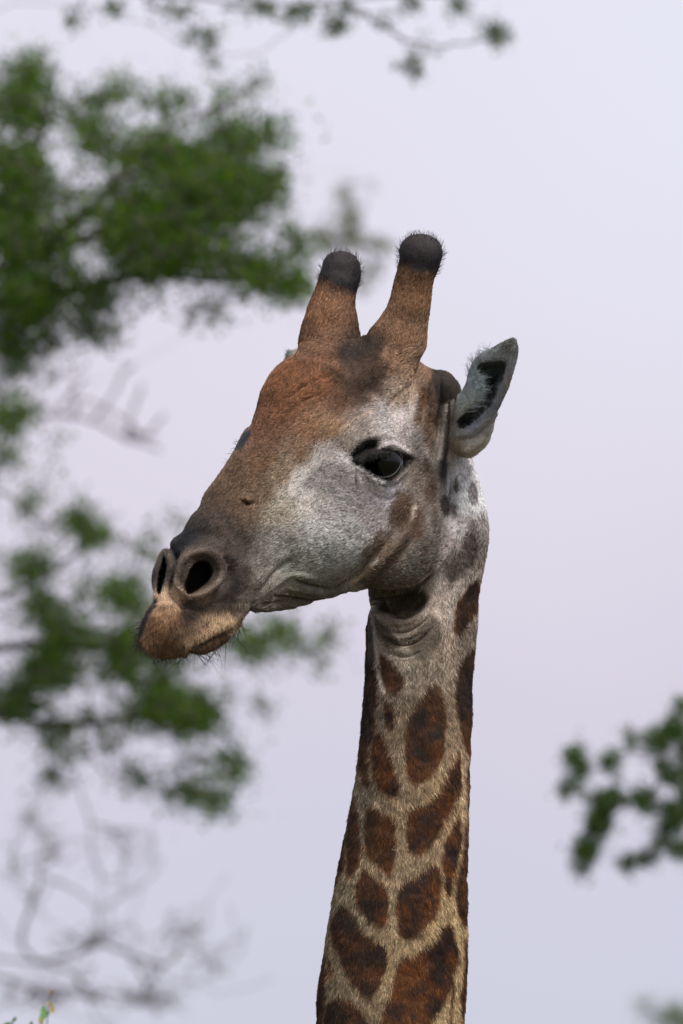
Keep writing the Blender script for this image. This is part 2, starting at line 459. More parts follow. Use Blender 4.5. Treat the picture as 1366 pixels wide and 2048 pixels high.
# folds, ridges, veins: (points, width, height)
FOLDS = [
 ([(738, 1203), (760, 1222), (800, 1231), (835, 1217), (852, 1198)], 7, -15),
 ([(738, 1204), (790, 1212), (850, 1184)], 17, -12),
 ([(745, 1222), (770, 1242), (805, 1247), (840, 1232), (868, 1200)], 5, 3.5),
 ([(750, 1236), (775, 1257), (805, 1263), (838, 1250), (858, 1232)], 2.8, -5.5), ([(764, 1271), (790, 1280), (815, 1279), (845, 1264)], 2.4, -3.5), ([(760, 1247), (790, 1254), (825, 1248)], 2.4, -3),
 ([(754, 1248), (780, 1270), (810, 1276), (842, 1262)], 4, 4),
 ([(757, 1258), (783, 1283), (812, 1289), (840, 1279), (862, 1256)], 2.8, -5.5),
 ([(762, 1278), (790, 1299), (818, 1302)], 4, 3), ([(765, 1288), (790, 1309), (815, 1313), (840, 1304)], 3, -4),
 ([(741, 1215), (750, 1270), (755, 1330), (766, 1385)], 5, 5),
 ([(904, 890), (906, 960), (906, 1010), (898, 1055), (885, 1097), (868, 1130), (845, 1165), (800, 1190), (745, 1200)], 6, -10),
 ([(938, 935), (920, 1030), (897, 1100), (862, 1160), (820, 1215)], 7, 4),
 ([(915, 1060), (890, 1115), (855, 1170)], 3, -3),
 ([(930, 1145), (903, 1200), (884, 1262), (876, 1310)], 9, 5),
 ([(952, 950), (945, 1010), (952, 1060), (945, 1120)], 10, 3),
 ([(880, 745), (879, 800), (871, 860), (866, 905)], 3, -4), ([(889, 760), (888, 820), (882, 890), (876, 930)], 4, 3.5),
 ([(898, 775), (899, 830), (893, 900), (886, 955)], 2.6, -4.5), ([(904, 790), (905, 840), (902, 890)], 3.5, 3),
 ([(910, 800), (911, 850), (909, 905)], 2.6, -4),
 ([(866, 745), (862, 800), (850, 850), (846, 900)], 6, 4), ([(856, 760), (850, 810), (842, 850)], 5, -3),
 ([(845, 905), (868, 950), (872, 990), (868, 1030)], 8, 3),
 ([(836, 745), (829, 800), (829, 915), (817, 960), (790, 1005)], 7, -5),
 ([(700, 893), (733, 874), (768, 874), (800, 890), (818, 910)], 11, 7),
 ([(757, 893), (778, 890), (798, 899), (812, 912)], 6, 6),
 ([(706, 912), (720, 902), (742, 892), (756, 893)], 6, -12),
 ([(808, 918), (830, 918)], 4, -5), ([(706, 925), (725, 934)], 4, -4),
 ([(728, 946), (750, 962), (772, 966), (795, 958), (812, 938)], 4, 3),
 ([(712, 925), (708, 950), (712, 975)], 2.5, -3),
 ([(725, 975), (770, 1000), (805, 985)], 4, -2.5), ([(740, 962), (775, 985), (808, 965)], 4, 2),
 ([(832, 985), (826, 1035), (795, 1085), (752, 1130), (715, 1165), (690, 1182)], 8, 6),
 ([(812, 1030), (780, 1080), (740, 1118), (700, 1148)], 8, -4), ([(846, 1040), (815, 1095), (770, 1140), (735, 1175)], 7, -4),
 ([(712, 1150), (690, 1168), (660, 1179), (622, 1172), (590, 1160)], 3.6, -7), ([(700, 1170), (660, 1190), (615, 1184), (575, 1178)], 4, 4),
 ([(705, 1182), (670, 1197), (630, 1203), (590, 1198), (550, 1192)], 3.2, -6), ([(640, 1160), (600, 1150), (575, 1152), (545, 1178)], 6, 4),
 ([(585, 1118), (556, 1140), (535, 1165), (515, 1192)], 6, -5),
 ([(600, 1205), (560, 1204), (520, 1210)], 4, -4),
 ([(700, 935), (650, 925), (610, 955), (580, 1000)], 14, 4), ([(640, 1000), (600, 1040), (560, 1080)], 22, 3),
 ([(484, 1001), (494, 1007), (503, 1006)], 4, -7), ([(482, 996), (494, 998)], 4, 4),
 ([(727, 672), (700, 705), (660, 715), (620, 712)], 12, -5),
 ([(640, 727), (665, 742), (690, 775)], 3.4, -2.6), ([(668, 752), (620, 765), (575, 797)], 2.6, -2), ([(640, 790), (600, 805), (575, 830)], 3, -2.5),
 ([(770, 745), (745, 775), (700, 800), (690, 830)], 12, -4), ([(820, 770), (790, 795), (775, 815)], 4, -3),
 ([(735, 822), (700, 838), (672, 862)], 4, -2.5), ([(560, 740), (600, 722), (640, 722)], 8, 3),
 ([(500, 1222), (480, 1240), (452, 1261), (425, 1275), (397, 1290), (380, 1304)], 3.6, -9), ([(487, 1222), (462, 1243), (430, 1258), (395, 1276)], 8, 4),
 ([(366, 1202), (366, 1225), (374, 1245)], 8, -4), ([(380, 1210), (410, 1215), (450, 1195)], 10, -4),
 ([(345, 1100), (349, 1125), (347, 1150), (341, 1172)], 6, -10), ([(333, 1104), (340, 1125), (337, 1150), (331, 1178)], 5, 6),
 ([(312, 1195), (322, 1210), (345, 1205)], 6, 4), ([(455, 1120), (462, 1150), (445, 1182), (410, 1205)], 7, -6),
 ([(370, 1076), (400, 1068), (440, 1075)], 10, -3), ([(455, 1060), (490, 1090), (505, 1130)], 18, -3),
 ([(925, 1480), (925, 1600), (921, 1720), (905, 1760)], 5, 2.5), ([(800, 1400), (796, 1500), (800, 1600), (788, 1750), (780, 1900)], 30, 4),
 ([(865, 1400), (890, 1600), (890, 1800)], 40, 4),
]
disp = np.zeros(len(V), f32)
front = sm(Nn[:, 2], -0.25, 0.15)
for pts, wd, amp in FOLDS:
    pts = catmull(pts, 5, False)
    lo_, hi_ = pts.min(0) - 4 * wd, pts.max(0) + 4 * wd
    m = np.nonzero((PX > lo_[0]) & (PX < hi_[0]) & (PY > lo_[1]) & (PY < hi_[1]) & (Nn[:, 2] > -0.3))[0]
    if len(m) == 0: continue
    d, t = line_dist(PX[m], PY[m], pts)
    wob = 1 + 0.25 * noise(PX[m], PY[m], 0, 25)
    disp[m] += amp * (1.9 if amp < -4.5 else 1.2) * np.exp(-(d / (wd * wob)) ** 2) * np.sqrt(np.clip(4 * t * (1 - t), 0.12, 1)) * front[m]
drim = poly_sdf(PX, PY, NOS_RIM)
dn = samp(G_NOS, PX, PY)
disp += np.exp(-((drim + 7) / 6.5) ** 2) * 14 * sm(dn, 0, 7) * front * (PY > 1080)
disp -= np.exp(-((drim - 9) / 9) ** 2) * 7 * front
de = samp(G_EYE, PX, PY)
disp += np.exp(-((de - 5) / 5) ** 2) * 3.0 * front
disp += fbm(V[:, 0], V[:, 1], V[:, 2], 60, 4) * 1.6 + noise(V[:, 0], V[:, 1], V[:, 2], 9) * 0.5
# lumpy edge of the short mane and the brown coat on the neck
nk = sm(V[:, 1], 1150, 1350)
disp += nk * fbm(V[:, 0], V[:, 1], V[:, 2], 40, 3) * 1.5
V2 = V + Nn * disp[:, None]

# ------------------------------------------------------------------ coat colours (pigment, with some light and shade painted in)
def poly(*p): return catmull(p, 4)
PATCH = [  # dark net patches of the neck
 [(871, 1366), (842, 1388), (820, 1428), (810, 1472), (808, 1505), (815, 1548), (834, 1569), (872, 1542), (889, 1500), (891, 1450), (886, 1398)],
 [(752, 1458), (767, 1470), (782, 1505), (798, 1560), (793, 1594), (774, 1590), (754, 1570), (742, 1515), (743, 1480)],
 [(729, 1468), (737, 1490), (741, 1540), (740, 1572), (727, 1566), (719, 1530), (721, 1490)],
 [(919, 1500), (925, 1540), (919, 1582), (894, 1630), (870, 1684), (838, 1709), (822, 1698), (812, 1668), (815, 1620), (847, 1608), (879, 1575), (902, 1530)],
 [(735, 1610), (760, 1620), (788, 1634), (792, 1670), (791, 1722), (780, 1750), (757, 1734), (732, 1706), (731, 1660)],
 [(704, 1586), (716, 1615), (722, 1660), (720, 1720), (702, 1751), (694, 1735), (694, 1685), (697, 1628)],
 [(686, 1630), (692, 1650), (691, 1720), (678, 1765), (664, 1790), (664, 1740), (674, 1690)],
 [(917, 1628), (924, 1669), (917, 1718), (905, 1762), (894, 1797), (886, 1766), (884, 1716), (894, 1669)],
 [(932, 1635), (948, 1660), (948, 1820), (925, 1846), (912, 1815), (909, 1760), (922, 1716), (929, 1680)],
 [(727, 1736), (744, 1746), (769, 1768), (777, 1800), (774, 1843), (762, 1857), (736, 1838), (715, 1808), (710, 1775)],
 [(802, 1766), (830, 1748), (873, 1727), (881, 1766), (876, 1821), (853, 1851), (821, 1879), (797, 1868), (791, 1824), (794, 1788)],
 [(684, 1806), (706, 1822), (728, 1860), (760, 1882), (777, 1902), (771, 1940), (753, 1985), (736, 1996), (709, 1972), (684, 1932), (665, 1881), (664, 1840)],
 [(898, 1838), (911, 1875), (917, 1908), (908, 1955), (892, 1997), (866, 2038), (840, 2100), (790, 2110), (752, 2085), (758, 2052), (771, 2006), (788, 1968), (797, 1922), (823, 1906), (864, 1884), (879, 1857)],
 [(655, 2005), (700, 1998), (735, 2036), (742, 2100), (690, 2160), (640, 2120)],
 [(628, 1880), (650, 1898), (655, 1960), (645, 2040), (622, 2060), (625, 1960)],
 [(660, 1912), (667, 1935), (662, 1958), (657, 1935)],
 [(931, 1868), (950, 1890), (948, 2060), (925, 2060), (921, 2000), (925, 1940)],
 [(905, 1955), (909, 1990), (902, 2050), (897, 2050), (902, 2000)],
 [(955, 1155), (966, 1180), (958, 1214), (938, 1245), (918, 1266), (907, 1255), (911, 1212), (928, 1180)],
 [(922, 1310), (946, 1290), (965, 1300), (955, 1480), (930, 1500), (917, 1445), (906, 1392), (912, 1345)],
 [(760, 1306), (780, 1320), (806, 1348), (803, 1374), (782, 1386), (763, 1362), (755, 1330)],
 [(728, 1210), (746, 1235), (752, 1300), (757, 1375), (750, 1425), (720, 1430)],
 [(768, 1396), (786, 1412), (791, 1445), (782, 1462), (769, 1440)],
 [(733, 1408), (753, 1440), (745, 1480), (724, 1505), (715, 1470)],
 [(735, 1440), (728, 1470), (718, 1480), (712, 1540), (706, 1545), (712, 1450)],
 [(945, 1500), (951, 1520), (948, 1600), (934, 1610), (930, 1560), (936, 1520)],
]
PATCH = [poly(*p) for p in PATCH]
SOFT = [  # softer grey-brown patches: outline, colour, edge softness, strength
 ([(940, 1045), (956, 1070), (950, 1117), (930, 1146), (902, 1166), (886, 1148), (894, 1120), (920, 1097)], (72, 64, 58), 9, .85),
 ([(868, 1232), (880, 1250), (876, 1295), (852, 1322), (830, 1308), (820, 1278), (848, 1252)], (70, 60, 50), 9, .8),
 ([(742, 1196), (775, 1192), (815, 1186), (848, 1180), (853, 1200), (838, 1216), (800, 1226), (762, 1222), (744, 1208)], (48, 38, 30), 6, .9),  # brown throat patch, extended to paint in the shade under the jaw
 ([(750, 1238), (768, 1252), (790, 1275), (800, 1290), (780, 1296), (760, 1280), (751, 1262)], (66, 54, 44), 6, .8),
 ([(842, 1100), (876, 1078), (886, 1090), (868, 1130), (845, 1160), (800, 1184), (760, 1188), (780, 1170), (820, 1145)], (80, 68, 58), 12, .5),
 ([(805, 985), (825, 1005), (822, 1035), (800, 1062), (782, 1055), (780, 1025), (790, 1000)], (78, 58, 46), 9, .85),
 ([(835, 1012), (850, 1030), (842, 1075), (826, 1080), (822, 1045)], (88, 66, 52), 8, .8),
 ([(760, 1065), (755, 1100), (735, 1118), (722, 1140), (715, 1130), (735, 1090)], (84, 66, 52), 9, .7),
 ([(800, 1085), (822, 1080), (795, 1120), (765, 1150), (755, 1140)], (86, 66, 52), 9, .7),
 ([(846, 915), (860, 925), (856, 950), (842, 942)], (70, 52, 40), 6, .7),
 ([(838, 1085), (856, 1070), (862, 1095), (842, 1118)], (84, 70, 58), 8, .6),
 ([(868, 1020), (880, 1040), (872, 1075), (860, 1060)], (76, 64, 54), 7, .6),
 ([(860, 955), (869, 975), (866, 1000), (852, 1005), (845, 980)], (74, 54, 42), 6, .8),
 ([(888, 990), (897, 1008), (893, 1035), (883, 1028), (880, 1005)], (42, 32, 26), 4, .95),
 ([(912, 955), (918, 968), (915, 981), (907, 972)], (88, 76, 68), 4, .9),
 ([(945, 960), (955, 985), (950, 1008), (939, 1000), (936, 975)], (92, 84, 78), 5, .9),
 ([(905, 1000), (914, 1020), (908, 1040), (898, 1020)], (84, 70, 60), 6, .8),
 ([(842, 780), (852, 800), (846, 825), (836, 810)], (96, 58, 34), 6, .8),
 ([(852, 820), (868, 830), (862, 850), (848, 852)], (84, 54, 36), 6, .7),
 ([(850, 860), (866, 868), (862, 890), (848, 892)], (88, 56, 38), 6, .7),
 ([(834, 812), (842, 830), (838, 850), (828, 840)], (94, 64, 40), 6, .7),
 ([(868, 880), (874, 905), (866, 922), (860, 905)], (50, 40, 32), 4, .8),
 ([(884, 900), (896, 910), (890, 960), (878, 950)], (40, 33, 28), 5, .9),
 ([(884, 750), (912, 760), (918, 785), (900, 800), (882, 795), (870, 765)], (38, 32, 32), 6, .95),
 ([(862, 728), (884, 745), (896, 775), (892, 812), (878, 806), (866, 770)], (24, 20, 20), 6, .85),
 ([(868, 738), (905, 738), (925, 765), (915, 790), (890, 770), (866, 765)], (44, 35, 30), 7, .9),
 ([(727, 668), (745, 690), (722, 712), (690, 718), (680, 700), (705, 690)], (48, 36, 30), 9, .85),
 ([(740, 715), (768, 740), (750, 780), (715, 805), (690, 795), (705, 760)], (56, 38, 28), 16, .8),
 ([(640, 735), (675, 745), (700, 775), (690, 785), (660, 760)], (62, 42, 30), 7, .7),
 ([(600, 700), (640, 705), (625, 720), (590, 720)], (96, 68, 52), 8, .6),
 ([(500, 862), (489, 866), (478, 884), (468, 902), (478, 900), (488, 888), (497, 874)], (44, 50, 60), 3, .95),
 ([(698, 922), (703, 902), (722, 886), (745, 877), (757, 886), (752, 896), (775, 899), (800, 906), (830, 918), (808, 922), (770, 908), (738, 914), (716, 932)], (14, 12, 11), 4, .97),  # dark lid and lashes, with the brow's shadow painted in
 ([(712, 930), (730, 942), (750, 958), (770, 964), (790, 958), (805, 942), (828, 920), (806, 924), (790, 945), (768, 955), (740, 940)], (26, 22, 22), 4, .85),
 ([(755, 884), (775, 879), (799, 889), (815, 907), (800, 903), (778, 895), (760, 895)], (190, 178, 174), 3, .95),
 ([(345, 1084), (375, 1060), (392, 1075), (365, 1100), (352, 1140), (343, 1170), (338, 1168), (346, 1130), (340, 1100)], (26, 28, 32), 4, .95),
 ([(311, 1198), (300, 1215), (286, 1242), (276, 1265), (282, 1270), (293, 1245), (305, 1222), (314, 1206)], (34, 36, 40), 3, .95),
 ([(368, 1200), (410, 1205), (455, 1185), (470, 1160), (485, 1190), (450, 1215), (395, 1232), (372, 1240), (362, 1225)], (44, 37, 34), 9, .85),
 ([(468, 1262), (440, 1268), (400, 1285), (385, 1300), (405, 1312), (440, 1300), (465, 1280)], (80, 56, 38), 5, .9),
 ([(487, 1225), (462, 1237), (430, 1252), (400, 1268), (370, 1285), (400, 1284), (440, 1266), (470, 1246)], (152, 126, 98), 10, .75),
 ([(318, 1225), (350, 1218), (360, 1245), (330, 1262), (305, 1255)], (142, 100, 72), 14, .5),
 ([(478, 1185), (505, 1170), (500, 1215), (480, 1240), (470, 1225)], (92, 82, 72), 10, .5),
 ([(590, 965), (650, 935), (680, 945), (640, 980), (600, 990)], (172, 166, 160), 14, .7),
 ([(650, 1150), (690, 1160), (680, 1180), (640, 1172), (600, 1165)], (92, 86, 74), 8, .5),
 ([(575, 1180), (640, 1185), (690, 1190), (640, 1206), (560, 1205), (530, 1195)], (86, 76, 62), 7, .6),
]
SOFT = [(poly(*p), c, s, k) for p, c, s, k in SOFT]
STROKE = [  # thin marks: points, width, colour, strength
 ([(742, 1132), (752, 1122)], 3.5, (215, 190, 175), .95), ([(824, 1020), (832, 1017)], 2.5, (190, 175, 165), .8),
 ([(745, 1130), (725, 1150), (705, 1165)], 4, (160, 135, 112), .6), ([(828, 1012), (824, 1040)], 3.5, (170, 150, 135), .6),
 ([(879, 840), (874, 880), (864, 920)], 4, (168, 154, 140), .6), ([(891, 815), (889, 860), (880, 915)], 5, (186, 176, 166), .75), ([(905, 805), (903, 860), (897, 920)], 4.5, (190, 182, 174), .75), ([(914, 800), (916, 860), (912, 905)], 4, (180, 175, 170), .9),
 ([(879, 740), (878, 800), (874, 860), (866, 910), (858, 935)], 2, (48, 40, 36), .7), ([(898, 775), (899, 840), (893, 905), (885, 948)], 2, (34, 30, 30), .8), ([(910, 790), (911, 850)], 3, (44, 40, 38), .8),
 ([(712, 935), (710, 950), (713, 975)], 2, (62, 54, 50), .7), ([(765, 962), (770, 982)], 1.5, (50, 45, 42), .7), ([(775, 960), (779, 975)], 1.5, (60, 55, 50), .6),
 ([(742, 1218), (750, 1270), (755, 1330), (765, 1380)], 4, (140, 132, 125), .7),
 ([(486, 1004), (496, 1008), (504, 1006)], 3, (40, 30, 26), .9), ([(484, 997), (496, 999)], 3, (160, 120, 88), .7),
 ([(640, 727), (665, 742), (692, 778)], 3, (50, 34, 26), .6), ([(668, 752), (620, 765), (575, 797)], 2, (70, 44, 30), .5),
 ([(820, 770), (790, 795), (775, 815)], 2.5, (72, 52, 42), .5), ([(745, 820), (700, 845), (680, 860)], 3, (150, 125, 105), .4),
 ([(922, 1500), (926, 1560), (923, 1640)], 2, (176, 150, 120), .7), ([(904, 1780), (912, 1840), (922, 1900)], 3, (150, 126, 95), .7),
]
BASE = [  # apparent coat colour on the animal; jaw and left-neck shade painted in
 (600,780,132,84,56),(560,820,124,78,52),(640,760,132,82,54),(540,870,118,80,60),(620,860,132,92,66),(680,800,110,72,50),(720,780,84,58,44),
 (575,745,128,80,52),(610,735,122,76,52),(530,830,116,76,54),(660,860,130,98,72),(600,910,125,95,74),(520,930,116,84,62),(470,960,104,78,60),
 (700,700,72,52,42),(745,700,78,58,48),(800,680,140,102,78),(780,720,132,98,76),(820,720,146,112,90),(845,740,122,90,70),(820,610,132,94,68),(830,560,120,84,60),(800,640,132,96,72),(845,650,128,96,74),(835,600,128,90,64),
 (650,640,130,88,62),(660,600,134,92,66),(640,690,116,80,58),(690,640,120,84,62),(625,670,112,78,58),(700,670,92,66,50),(670,580,110,76,54),
 (760,820,132,124,118),(800,835,168,155,148),(720,855,118,106,96),(690,890,116,104,92),(830,880,118,112,106),(770,850,142,134,128),(740,790,112,92,78),(800,790,146,122,104),(820,860,140,130,124),
 (640,930,160,152,144),(700,960,158,152,150),(760,995,162,154,156),(640,1000,150,144,136),(600,985,160,152,142),(580,1010,150,140,126),(560,950,126,104,84),(500,960,112,84,64),(560,1030,136,124,108),(520,990,118,94,74),
 (480,1020,110,84,66),(440,990,98,74,58),(430,1020,88,70,58),(620,1060,152,150,142),(680,1040,158,154,148),(560,1090,128,126,116),(700,1080,150,148,142),(650,1110,132,134,124),(590,1130,122,122,110),(740,1040,148,138,134),
 (680,925,152,146,142),(665,950,164,158,154),(722,985,162,155,152),(655,915,140,130,120),(625,960,162,156,146),(690,980,162,156,152),
 (640,1150,126,126,114),(760,1100,118,98,82),(800,1020,104,84,70),(830,1060,116,96,82),(830,1120,108,102,92),(860,1050,120,112,104),(860,1000,112,98,88),(780,1150,104,98,84),(850,1100,116,110,102),(880,960,102,90,80),(840,950,112,98,86),
 (740,1170,98,86,72),(700,1170,118,110,96),(860,790,104,80,62),(850,850,110,88,70),(872,850,98,84,72),(885,860,130,118,106),(900,870,120,110,100),
 (440,1050,86,72,62),(400,1055,66,58,54),(370,1080,50,48,50),(480,1090,84,74,66),(480,1150,80,70,62),(520,1110,112,108,98),(530,1160,124,118,106),(460,1190,66,56,50),(500,1190,100,90,80),(545,1200,106,96,84),
 (430,1110,92,78,70),(440,1150,88,78,72),(360,1130,98,84,74),(380,1108,96,80,68),(320,1110,92,80,70),(310,1160,74,64,60),(336,1150,84,74,68),
 (335,1190,152,126,104),(330,1220,150,116,90),(310,1270,136,98,70),(340,1290,116,84,60),(365,1265,120,92,70),(400,1250,136,108,84),(440,1235,160,130,102),(410,1290,108,78,54),(370,1240,84,60,48),(300,1245,132,98,76),
 (610,1195,104,98,82),(670,1195,104,96,80),(560,1210,96,86,72),
 (915,950,160,158,156),(940,1000,180,184,184),(925,1050,158,152,146),(965,1050,128,120,114),(965,1090,112,104,96),(910,1110,150,138,130),(880,1160,162,146,136),(900,1200,158,142,130),(870,1230,160,142,128),(880,1290,150,130,114),
 (790,1250,150,134,118),(800,1290,142,128,112),(800,1220,132,116,98),(810,1190,110,98,80),(830,1340,134,120,104),(890,1320,134,118,100),(860,1345,130,114,98),(790,1390,124,110,94),(940,1280,120,104,92),(950,1140,128,116,106),
 (800,1440,128,110,88),(905,1440,140,118,94),(760,1420,118,106,92),(800,1600,138,116,90),(900,1600,154,128,96),(720,1600,118,106,88),(790,1750,144,122,94),(900,1820,160,132,96),(690,1800,120,106,84),(790,1950,148,124,92),(900,2000,160,134,98),(660,1980,118,102,80),(740,2030,130,110,84),(800,2200,148,124,92)]
BASE = np.array(BASE, float)
K_ALB = 1.62
BASE_LIN = lin(BASE[:, 2:])
_lum = BASE_LIN @ np.array([.21, .72, .07])
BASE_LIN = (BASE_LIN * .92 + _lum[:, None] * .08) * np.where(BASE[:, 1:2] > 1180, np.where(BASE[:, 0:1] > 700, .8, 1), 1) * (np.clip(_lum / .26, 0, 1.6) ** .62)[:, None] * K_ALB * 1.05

def coat(V):
    """coat colour, painted light and shade included, at points V (modelling frame); also a hair-length factor"""
    P = [V[:, 0], V[:, 1], V[:, 2]]
    px, py = proj(P)
    n1 = fbm(V[:, 0], V[:, 1], V[:, 2], 26, 3); n2 = noise(V[:, 0] + 300, V[:, 1], V[:, 2], 22)
    qx, qy = px + 7 * n1, py + 7 * n2
    num = np.zeros((len(V), 3)); den = np.zeros(len(V))
    for i in range(0, len(BASE)):
        d2 = (qx - BASE[i, 0]) ** 2 + (qy - BASE[i, 1]) ** 2
        wgt = 1 / (d2 + 160) ** 2.2
        num += wgt[:, None] * BASE_LIN[i]; den += wgt
    c = num / den[:, None]
    far_side = V[:, 2] < (np.interp(V[:, 1], _ny, _nz) - 40)
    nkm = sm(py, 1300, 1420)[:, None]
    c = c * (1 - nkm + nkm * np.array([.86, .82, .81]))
    # neck patches
    pn = np.full(len(V), 1e3)
    wx, wy = px + 3.5 * noise(V[:, 0], V[:, 1], V[:, 2], 14) + 1.5 * noise(V[:, 0], V[:, 1], V[:, 2], 4), py + 3.5 * noise(V[:, 0], V[:, 1] + 99, V[:, 2], 14)
    m = np.nonzero(py > 1130)[0]
    for q in PATCH:
        lo_, hi_ = q.min(0) - 14, q.max(0) + 14
        mm = m[(px[m] > lo_[0]) & (px[m] < hi_[0]) & (py[m] > lo_[1]) & (py[m] < hi_[1])]
        if len(mm): pn[mm] = np.minimum(pn[mm], poly_sdf(wx[mm], wy[mm], q))
    k = sm(-pn, -3.5, 4.0)
    dark = lin((36, 18, 6)) * 1.1; brown = lin((92, 49, 16)) * 1.1; grey = lin((34, 26, 21)) * 1.05
    b = np.clip(0.42 + 0.75 * fbm(V[:, 0], V[:, 1], V[:, 2], 34, 3) , 0, 1)[:, None]
    up = (1 - sm(py, 1380, 1600))[:, None] * 0.55
    left = (1 - sm(px, 730, 800))[:, None] * 0.45  # patches painted greyer on the neck's shaded left side
    pc = dark * (1 - b) + brown * b
    pc = pc * (1 - np.maximum(up, left)) + grey * np.maximum(up, left)
    edge = sm(pn, -9, 0)[:, None] * 0.35
    pc = pc * (1 - edge) + brown * edge
    c = c * (1 - k[:, None]) + pc * k[:, None]
    for q, col, s_, st in SOFT:
        lo_, hi_ = q.min(0) - 3 * s_, q.max(0) + 3 * s_
        mm = np.nonzero((qx > lo_[0]) & (qx < hi_[0]) & (qy > lo_[1]) & (qy < hi_[1]))[0]
        if len(mm) == 0: continue
        d = poly_sdf(px[mm] + (qx - px)[mm] * s_ / 14, py[mm] + (qy - py)[mm] * s_ / 14, q)
        a = (sm(-d, -s_, s_ * .7) * st)[:, None]
        c[mm] = c[mm] * (1 - a) + lin(col) * (K_ALB * (.66 if sum(col) < 330 else .9)) * a
    for pts, wd, col, st in STROKE:
        pts = np.array(pts, float)
        lo_, hi_ = pts.min(0) - 3 * wd, pts.max(0) + 3 * wd
        mm = np.nonzero((px > lo_[0]) & (px < hi_[0]) & (py > lo_[1]) & (py < hi_[1]))[0]
        if len(mm) == 0: continue
        d, _ = line_dist(px[mm], py[mm], pts)
        a = (np.exp(-(d / wd) ** 2) * st)[:, None]
        c[mm] = c[mm] * (1 - a) + lin(col) * K_ALB * a
    # black tips of the horns
    tn = noise(V[:, 0], V[:, 1], V[:, 2], 8) * 9
    k1 = (1 - sm(py + tn + (px - 683) * -0.45, 566, 596)) * (px < 745)
    k2 = (1 - sm(py + tn + (px - 842) * -0.3, 530, 572)) * (px >= 745)
    k = (np.maximum(k1, k2) * (py < 640))[:, None]
    tipc = lin((28, 27, 29)) * 1.1
    cap = (np.maximum((1 - sm(np.hypot(px - 683, py - 528), 22, 40)), (1 - sm(np.hypot(px - 842, py - 494), 26, 46))))[:, None]
    tipc = tipc * (1 - cap) + lin((50, 46, 46)) * 1.0 * cap
    c = c * (1 - k) + tipc * k
    # bare dark skin: eye rims and nostril lining
    a = (1 - sm(samp(G_EYE, px, py), 2.0, 9.0))[:, None]
    c = c * (1 - a) + lin((20, 18, 18)) * a
    a = (1 - sm(samp(G_NOS, px, py), -7, 3))[:, None] * (py > 1080)[:, None]
    c = c * (1 - a) + lin((22, 15, 12)) * a
    a = (1 - sm(samp(G_FAR, px, py), -2, 3))[:, None]
    c = c * (1 - a) + lin((28, 20, 16)) * a
    br = np.clip((c[:, 0] - c[:, 2]) / (c[:, 0] + 1e-6), 0, 1)
    c = c * np.stack([1 - .09 * br, .97 + .03 * br, 1.05 - .10 * br], 1)
    rr = drimf(px, py)
    a = (np.exp(-((rr + 16) / 6) ** 2) * .75 * (py > 1080) * (samp(G_NOS, px, py) > 0))[:, None]
    c = c * (1 - a) + lin((50, 38, 31)) * a
    a = (np.exp(-((rr + 5) / 3.5) ** 2) * .6 * (py > 1080))[:, None]
    c = c * (1 - a) + lin((128, 112, 100)) * 1.2 * a  # lit crest of the nostril rim painted paler
    # mottling
    c = c * (1 + 0.16 * fbm(V[:, 0], V[:, 1], V[:, 2], 16, 3))[:, None]
    return np.clip(c, 0.004, 0.8)

def hair_len(V):
    px, py = proj([V[:, 0], V[:, 1], V[:, 2]])
    l = np.full(len(V), 8.5)
    l = np.where(py > 1200, 13.0, l)
    muz = 1 - sm(np.hypot((px - 370) / 1.3, py - 1265), 60, 100)
    l = l - 3.0 * muz * (py > 1205) * (py > 1205)
    fold = ((px > 735) & (px < 880) & (py > 1185) & (py < 1320)) | ((px > 862) & (px < 915) & (py > 750) & (py < 960)) | ((px > 540) & (px < 720) & (py > 1145) & (py < 1215))
    l = np.where(fold, 5.0, l)
    l = np.where(samp(G_EYE, px, py) < 3, 0, l)
    l = np.where((samp(G_NOS, px, py) < 2) & (py > 1080), 0, l)
    l = np.where(samp(G_FAR, px, py) < 2, 0, l)
    rim = (drimf(px, py) < 3) & (py > 1080)
    l = np.where(rim, np.minimum(l, 6), l)
    return l
def drimf(px, py): return poly_sdf(px, py, NOS_RIM)

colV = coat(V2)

# ---- coat materials
def coat_material(name, skin=False):
    m, t, b = new_mat(name)
    a = t.nodes.new('ShaderNodeAttribute'); a.attribute_name = 'pigment'
    tcn = t.nodes.new('ShaderNodeTexCoord')
    n = t.nodes.new('ShaderNodeTexNoise'); n.inputs['Scale'].default_value = 420; n.inputs['Detail'].default_value = 3
    t.links.new(tcn.outputs['Object'], n.inputs['Vector'])
    mr = t.nodes.new('ShaderNodeMapRange'); mr.inputs[1].default_value = .3; mr.inputs[2].default_value = .7; mr.inputs[3].default_value = .45; mr.inputs[4].default_value = 1.25
    t.links.new(n.outputs['Fac'], mr.inputs[0])
    mx = t.nodes.new('ShaderNodeVectorMath'); mx.operation = 'SCALE'
    t.links.new(a.outputs['Color'], mx.inputs[0]); t.links.new(mr.outputs[0], mx.inputs['Scale'])
    t.links.new(mx.outputs[0], b.inputs['Base Color'])
    bp = t.nodes.new('ShaderNodeBump'); bp.inputs['Strength'].default_value = .5; bp.inputs['Distance'].default_value = .002
    t.links.new(n.outputs['Fac'], bp.inputs['Height']); t.links.new(bp.outputs[0], b.inputs['Normal'])
    b.inputs['Roughness'].default_value = .75
    b.inputs['Specular IOR Level'].default_value = .2
    return m
M_coat = coat_material('giraffe_coat')
def hair_material(name, rough=.6, spec=.25):
    m, t, b = new_mat(name)
    a = t.nodes.new('ShaderNodeAttribute'); a.attribute_name = 'pigment'
    t.links.new(a.outputs['Color'], b.inputs['Base Color'])
    b.inputs['Roughness'].default_value = rough
    b.inputs['Specular IOR Level'].default_value = spec
    return m
M_hair = hair_material('coat_hair')

